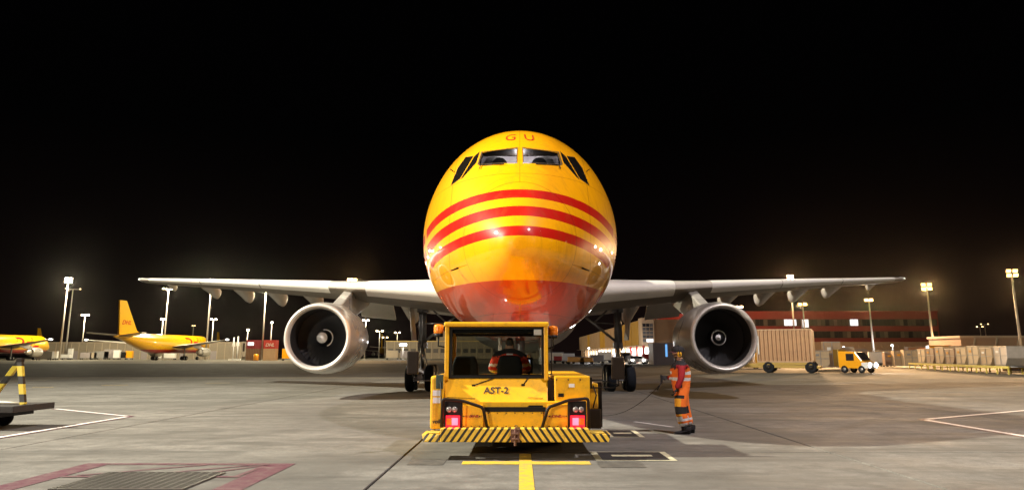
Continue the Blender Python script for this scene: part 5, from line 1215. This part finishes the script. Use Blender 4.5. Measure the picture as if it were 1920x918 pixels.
# small yellow truck with its headlamps on
vD = 80.0; a = at(1574, 697, vD)
vt = thing('delivery_truck', 'small yellow truck with glaring headlamps driving out past the carrier', 'truck', (a.x, vD, 0), R(-52))
prof = [(0, .45), (2.9, .40), (2.95, .95), (2.35, 1.15), (1.75, 1.95), (.05, 2.05), (0, 1.9)]
mb = MB(); mb.prism([(x, 0, z) for x, z in prof], (0, 1.7, 0)); mb.build('body', M_YEL, vt, .05)
mb = MB(); mb.box(2.30, -.02, .42, 3.0, 1.72, 1.0); mb.build('front_panel', M_WHT, vt, .08, 3)
mb = MB(); mb.box(-.6, .1, .6, -.02, 1.6, 2.2); mb.build('load_box', mat('mustard_panel', (.5, .33, .06), .6), vt, .02)
mb = MB(); mb.hexa([(2.36, .12, 1.20), (1.80, .12, 1.92), (1.80, 1.58, 1.92), (2.36, 1.58, 1.20)], [(2.40, .12, 1.22), (1.84, .12, 1.94), (1.84, 1.58, 1.94), (2.40, 1.58, 1.22)]); mb.build('windscreen', M_W0, vt)
mb = MB(); mb.box(.8, -.02, 1.15, 1.6, -.003, 1.8); mb.build('side_window', M_W0, vt)
for y in (.28, 1.42):
    mb = MB(); mb.lathe([(.2, 0), (.2, .05), (.05, .09)], (3.0, y, .74), 0, 14, 0, True, (True, True)); mb.build('headlamp', mat('lit_headlamp', (.9, .9, .9), .3, emit=(1, .96, .9), estr=60), vt)
    ld = bpy.data.lights.new('headlamp_beam', 'SPOT'); ld.energy = 900; ld.spot_size = R(70); ld.color = (1, .95, .88); lo = obj('headlamp_beam', ld, vt, (3.15, y, .74), (R(83), 0, R(-90)))
for x in (.55, 2.3):
    for y in (.02, 1.68): wheel(vt, 'wheel', (x, y, .34), .34, .22, M_STL, 1)
# cargo containers (cut-corner) and their roller rack
def uld(label, loc, rz, w_, h_, d_, m, group='air cargo containers in the yard'):
    o = thing('air_cargo_container', label, 'cargo container', loc, rz, group)
    c = w_*.22; P = [(0, 0, 0), (w_-c, 0, 0), (w_, 0, c), (w_, 0, h_), (0, 0, h_)]
    mb = MB(); mb.prism(P, (0, d_, 0)); mb.build('shell', m, o, .02)
    mb = MB()
    for z in (.06, h_*.5, h_-.1): mb.box(.04, -.035, z, w_-(c if z < .1 else .04), -.003, z+.07)
    for x in (.02, w_*.48): mb.box(x, -.034, .14, x+.07, -.004, h_-.12)
    mb.build('frame_rail', M_STL, o)
    mb = MB(); mb.box(w_*.2, -.05, h_*.66, w_*.42, -.036, h_*.78); mb.build('label_plate', random.choice([M_WHT, M_YEL, M_GRY]), o); return o
U = [mat('container_tan', (.42, .29, .17), .5, dirt=.25, var=.2), mat('container_buff', (.56, .42, .26), .5, dirt=.2, var=.2), mat('container_brown', (.26, .16, .10), .5, dirt=.3, var=.3), mat('container_silver', (.50, .44, .38), .4, metal=.4, var=.2)]
rkD0, rkD1 = 92.0, 70.0
A_ = gnd(1703, 691); A_ = at(1703, 691, 100); B_ = at(1897, 702, 74); A_.z = B_.z = 0
A_ = at(1705, 690, 104); B_ = at(1893, 701, 72)
rk = thing('roller_rack', 'long low yellow roller rack on short legs under the row of containers', 'rack', (A_.x, A_.y, 0), math.atan2(B_.y-A_.y, B_.x-A_.x))
Lr = (B_-A_).to_2d().length; zr_ = .72
mb = MB(); mb.box(0, -.06, zr_-.22, Lr, .06, zr_); mb.box(0, 2.0, zr_-.22, Lr, 2.12, zr_); mb.build('side_rail', mat('lime_yellow_paint', (.62, .50, .08), .5, dirt=.2), rk, .01)
for k in range(13):
    x = .1+k*(Lr-.3)/12
    [MB().box(x, q_, 0, x+.14, q_+.1, zr_-.222).build('leg', mat('lime_yellow_paint', (.62, .5, .08), .5), rk) for q_ in (-.05, 2.01)]
mb = MB()
for k in range(60): x = .2+k*(Lr-.4)/59; mb.cyl((x, .08, zr_-.06), .045, 1.9, 1, 6)
mb.build('roller', M_STL, rk)
looks = ['buff container with pale lid, first on the roller rack', 'brown container with yellow label, second on the roller rack', 'tan container leaning out at the top, third on the roller rack', 'brown container with bright rail, fourth on the roller rack', 'pale upright container, fifth on the roller rack', 'pale container with dark slot, sixth on the roller rack', 'tan container wrapped in netting, seventh on the roller rack', 'shiny film wrapped container at the near end of the roller rack']
rz = math.atan2(B_.y-A_.y, B_.x-A_.x); cs, sn = math.cos(rz), math.sin(rz); x = 3.2; ids = [1, 2, 0, 2, 1, 1, 0, 3]; n = 8; stp = (Lr-3.6)/n
for k in range(n):
    uld(looks[k], (A_.x+cs*x-sn*.3, A_.y+sn*x+cs*.3, zr_+.004), rz, stp*.86, 1.62+.1*(k % 3), 1.5, U[ids[k]]); x += stp
# a second row behind
for k, (px, D, lab, i_, h_) in enumerate(((1560, 96, 'tall tan crate standing behind the small yellow truck cab', 0, 3.2), (1537, 94, 'low buff container just behind the carrier wheel', 1, 2.2), (1586, 99, 'mustard container between tall crate and small truck', 1, 2.6), (1612, 108, 'brown container behind the headlamps of the small truck', 2, 2.4), (1672, 112, 'dark loaded container at the near end of the dolly row', 2, 2.0), (1690, 110, 'tan container in the middle of the dolly row', 0, 2.2), (1709, 108, 'buff container at the end of the dolly row by the mast', 1, 2.3), (1757, 118, 'yellow topped container raised behind the roller rack', 3, 3.0), (1800, 116, 'wide buff container behind the fifth one on the rack', 1, 2.9), (1845, 112, 'tan container under the slanting shed brace', 0, 2.8), (1905, 84, 'dark container in shade at the picture edge', 2, 2.3))):
    p = at(px, 690, D); uld(lab, (p.x-.8, D, .25 if k != 10 else .05), R(-12), 1.9 if k not in (7, 8, 9) else 3.0, h_-.25, 1.6, U[i_] if lab[:6] != 'yellow' else M_YEL)
# dollies under the row
def cart(label, px, D, w_=2.4, m=None, load=None, h_=.9, rz=0.0, group='ground carts on the apron'):
    p = at(px, 672, D); o = thing('ground_cart', label, 'cart', (p.x, D, 0), rz, group)
    mb = MB(); mb.box(-w_/2, 0, .42, w_/2, 1.4, .58); mb.build('deck', m or M_GRY, o, .02)
    for x in (-w_/2+.3, w_/2-.3):
        for y in (.12, 1.28): wheel(o, 'wheel', (x, y, .22), .22, .16, M_DBR, 1)
    if load is not None:
        mb = MB(); mb.box(-w_/2+.1, .06, .583, w_/2-.1, 1.34, .583+h_); mb.build('load', load, o, .06)
        mb = MB(); mb.box(-w_/2+.08, .03, .583+h_+.003, w_/2-.08, 1.37, .583+h_+.08); mb.build('lid', M_GRY, o)
    mb = MB(); mb.tube([(w_/2, .7, .45), (w_/2+.9, .7, .3)], .04, 6); mb.build('draw_bar', M_STL, o)
    return o
cart('yellow tractor cart nearest the right gear leg, on the far apron', 1080, 150, 3.2, M_YEL, M_YEL, .7)
cart('yellow flat cart right beside the tractor cart on the far apron', 1100, 150, 2.6, M_YEL, M_YEL, .6)
cart('dark cart with red load under the tug mirror arm', 1052, 160, 3.0, M_BLK, M_REDB, .8)
for (px, D, w_, ld_, h_, lab) in ((82, 255, 5, M_GRY, 2.0, 'dark grey cart behind the cropped airliner nose'), (97, 262, 3, M_WHT, 2.2, 'small white cart next to the cropped airliner'), (121, 285, 3.5, M_WHT, 1.2, 'pale low cart at the foot of the two tall masts'), (129, 290, 1.6, M_WHT, 3.2, 'white upright cart beside the two mast feet'), (160, 285, 4.2, M_GW, 1.8, 'grey slatted cart below the shorter mast'), (174, 285, 2.6, M_TRIM, 1.9, 'narrow beige cart in the hangar row'), (189, 285, 5.4, M_GRY, 2.2, 'wide dark cart in the middle of the hangar row'), (207, 285, 5.2, M_GW, 2.8, 'tall covered cart in the hangar row with pale end'), (217, 283, 2.4, M_WHT, 2.6, 'white cart end in the hangar row'), (227, 284, 3.6, M_BLK, 2.0, 'black cart near the airliner tail'), (240, 284, 2.6, M_YEL, 2.4, 'yellow upright cart under the airliner tail'), (308, 270, 7.0, M_WHT, 2.2, 'white stair truck body under the parked airliner belly'), (735, 300, 4.5, M_TRIM, 2.6, 'beige cart by the terminal wall, beside the gear'), (760, 300, 4.0, M_GW, 2.4, 'grey cart at the terminal, nearest the left gear leg'), (545, 240, 5.5, M_YEL, 2.8, 'yellow cart half hidden by the left engine rim')):
    cart(lab, px, D, w_, M_GRY, ld_, h_)
for (px, D, w_, m_, ld_, h_, lab) in ((1066, 158, 2.6, M_GRY, M_WHT, 1.3, 'white crate cart between the red cart and the yellow ones'), (1120, 156, 2.8, M_GRY, M_GRY, 1.0, 'grey low cart beyond the yellow carts, before the docks'), (1134, 170, 3.0, M_BLK, M_BEI, 1.6, 'beige crate cart just inside the right gear leg'), (1152, 172, 2.6, M_GRY, M_YEL, 1.1, 'yellow cart hidden half behind the right gear leg'), (1044, 176, 3.2, M_GRY, M_TRIM, 1.5, 'tan cart nearest the tug cab corner'), (1216, 152, 2.4, M_GRY, M_REDB, 1.2, 'red cart parked against the grey cabin'), (1648, 120, 3.0, M_GRY, M_WHT, 1.5, 'white crate cart by the foot of the middle lamp post'), (1664, 122, 2.6, M_GRY, U[1], 1.7, 'buff crate cart next to the white one in the yard'), (1722, 128, 3.0, M_GRY, U[2], 2.2, 'brown crate cart behind the far end of the roller rack'), (1738, 126, 2.6, M_YEL, M_YEL, 1.8, 'yellow cart at the foot of the strong orange mast'), (1440, 104, 3.4, M_YEL, M_YEL, 1.4, 'yellow cart glimpsed under the right engine rim')):
    cart(lab, px, D, w_, m_, ld_, h_)
pmast('small white lamp post before the docks, inside the right gear leg', 1104, 652, 165, 'c', 1, 1, 1500, .35)
pmast('small white lamp post before the docks, outside the right gear leg', 1186, 654, 158, 'c', 1, 1, 1500, .35)
pmast('low white yard lamp behind the small truck', 1673, 647, 150, 'c', 1, 1, 2500, .4)
pmast('low white yard lamp over the crate carts', 1582, 650, 150, 'c', 1, 1, 1500, .3)
pmast('low orange yard lamp behind the roller rack', 1772, 640, 140, 'o', 1, 1, 6000, .35)
# cars by the docks with their lamps on
for (px, D, lab, mm) in ((1176, 150, 'tan van parked at the lit docks, tail lamps dark', mat('van_tan', (.45, .30, .14), .4, coat=.5)), (1198, 148, 'pale car with blazing headlamps in front of the docks', mat('car_pale', (.6, .58, .55), .35, coat=.6))):
    p = at(px, 672, D); o = thing('parked_car' if px > 1190 else 'parked_van', lab, 'car' if px > 1190 else 'van', (p.x, D, 0), R(8))
    prof = [(-2.1, .35), (2.1, .35), (2.15, .85), (1.2, 1.0), (.6, 1.5 if px > 1190 else 2.1), (-1.9, 1.55 if px > 1190 else 2.15), (-2.15, .95)]
    mb = MB(); mb.prism([(x, 0, z) for x, z in prof], (0, 1.75, 0)); mb.build('body', mm, o, .06)
    mb = MB(); mb.box(-1.6, -.02, 1.02, .5, -.003, 1.4 if px > 1190 else 1.9); mb.build('side_window', M_W0, o)
    for x in (-1.3, 1.35):
        for y in (.02, 1.72): wheel(o, 'wheel', (x, y, .33), .33, .2, M_STL, 1)
    if px > 1190:
        for x in (-1.2, .9): mb = MB(); mb.sphere((x, -.06, .7), .14, 10, 8); mb.build('headlamp', mat('lit_headlamp', (.9, .9, .9), .3), o)
# red office containers stacked on plain ones
def stack(label_t, label_b, px0, px1, D, mt, mb_, sign=None):
    a, b = at(px0, 637, D), at(px1, 637, D); W = b.x-a.x; zm = at(px0, 653, D).z; zt = a.z
    lo_ = thing('storage_container', label_b, 'container', (a.x, D, 0)); m_ = MB(); corr_box(m_, 0, 0, .05, W, 3, zm-.02, 10, .06); m_.build('shell', mb_, lo_)
    [MB().box(q_, -.08, .05, q_+.14, .1, zm-.03).build('corner_post', mb_, lo_) for q_ in (-.02, W-.12)]
    hi_ = thing('office_container', label_t, 'container', (a.x, D, zm)); m_ = MB(); corr_box(m_, 0, 0, .0, W, 3, zt-zm, 10, .06); m_.build('shell', mt, hi_)
    [MB().box(q_, -.08, .0, q_+.14, .1, zt-zm).build('corner_post', mt, hi_) for q_ in (-.02, W-.12)]
    if sign == 'win': m_ = MB(); m_.box(W*.08, -.11, .9, W*.45, -.075, 1.8); m_.build('lit_window', M_WL, hi_)
    if sign == 'txt':
        me = text_mesh('company_name', 'DHL', 1.3, M_WHT, .3, bold=.02); obj('company_name', me, hi_, (W*.52, -.08, (zt-zm)*.42), (R(90), 0, 0))
stack('dark red office container with glowing white window', 'brown storage container under the dark red office container', 463, 493, 236, wall_mat('dark_red_sheet', (.22, .02, .03)), wall_mat('brown_sheet', (.16, .09, .05)), 'win')
stack('bright red office container with white letters beside the dark red one', 'cream storage container under the lettered red container', 495, 517, 235, wall_mat('bright_red_sheet', (.55, .06, .05)), wall_mat('cream_sheet', (.55, .42, .28)), 'txt')
for (px, py, D, lab) in ((439, 632, 240, 'pale slender signal post, nearest of two by the red containers'), (447, 630, 242, 'second slender signal post by the red containers')):
    p = at(px, py, D); o = thing('signal_post', lab, 'post', (p.x, D, 0), 0, 'signal posts'); mb = MB(); mb.tube([(0, 0, 0), (0, 0, p.z)], .22, 8); mb.build('pole', M_WHT, o); mb = MB(); mb.box(-.4, -.2, p.z*.6, .4, .2, p.z*.75); mb.box(-1.2, -.3, 0, 1.2, .3, .5); mb.build('signal_box', M_WHT, o)
p = at(458, 640, 234); o = thing('notice_board', 'tall white notice board beside the dark red container', 'sign', (p.x, 234, 0)); mb = MB(); mb.box(-.5, 0, 1.2, .5, .1, p.z); mb.build('board', M_WHT, o); mb = MB(); mb.box(-.28, -.03, 2.6, .28, -.003, p.z-.4); mb.build('printed_panel', M_W1, o); [MB().box(q_, .02, 0, q_+.15, .08, 1.2).build('leg', M_STL, o) for q_ in (-.45, .3)]
p = at(480, 667, 232); o = thing('yellow_tank', 'small yellow tank standing before the brown storage container', 'tank', (p.x, 232, 0)); mb = MB(); mb.lathe([(.7, 0), (.75, .1), (.75, 1.5), (.5, 1.75), (.2, 1.8)], (0, 0, .1), 2, 16, 0, True, (True, True)); mb.build('vessel', M_YEL, o); mb = MB(); mb.box(-.8, -.8, 0, .8, .8, .1); mb.build('base', M_GRY, o)

# ================================================================== night haze over the airfield
mb = MB(); mb.box(-1510, -1510, -1.0, 1510, 1510, 60.0)
hz = mb.build('haze', mat('placeholder_haze', (.5, .5, .5)), kind='stuff')
hm = bpy.data.materials.new('thin_night_haze'); hm.use_nodes = True; hn = hm.node_tree; hn.nodes.clear()
ho = hn.nodes.new('ShaderNodeOutputMaterial'); hv = hn.nodes.new('ShaderNodeVolumePrincipled')
hv.inputs['Color'].default_value = (.9, .82, .74, 1); hv.inputs['Density'].default_value = 0.000014; hv.inputs['Anisotropy'].default_value = 0.968
hn.links.new(hv.outputs[0], ho.inputs['Volume'])
hz.data.materials.clear(); hz.data.materials.append(hm)
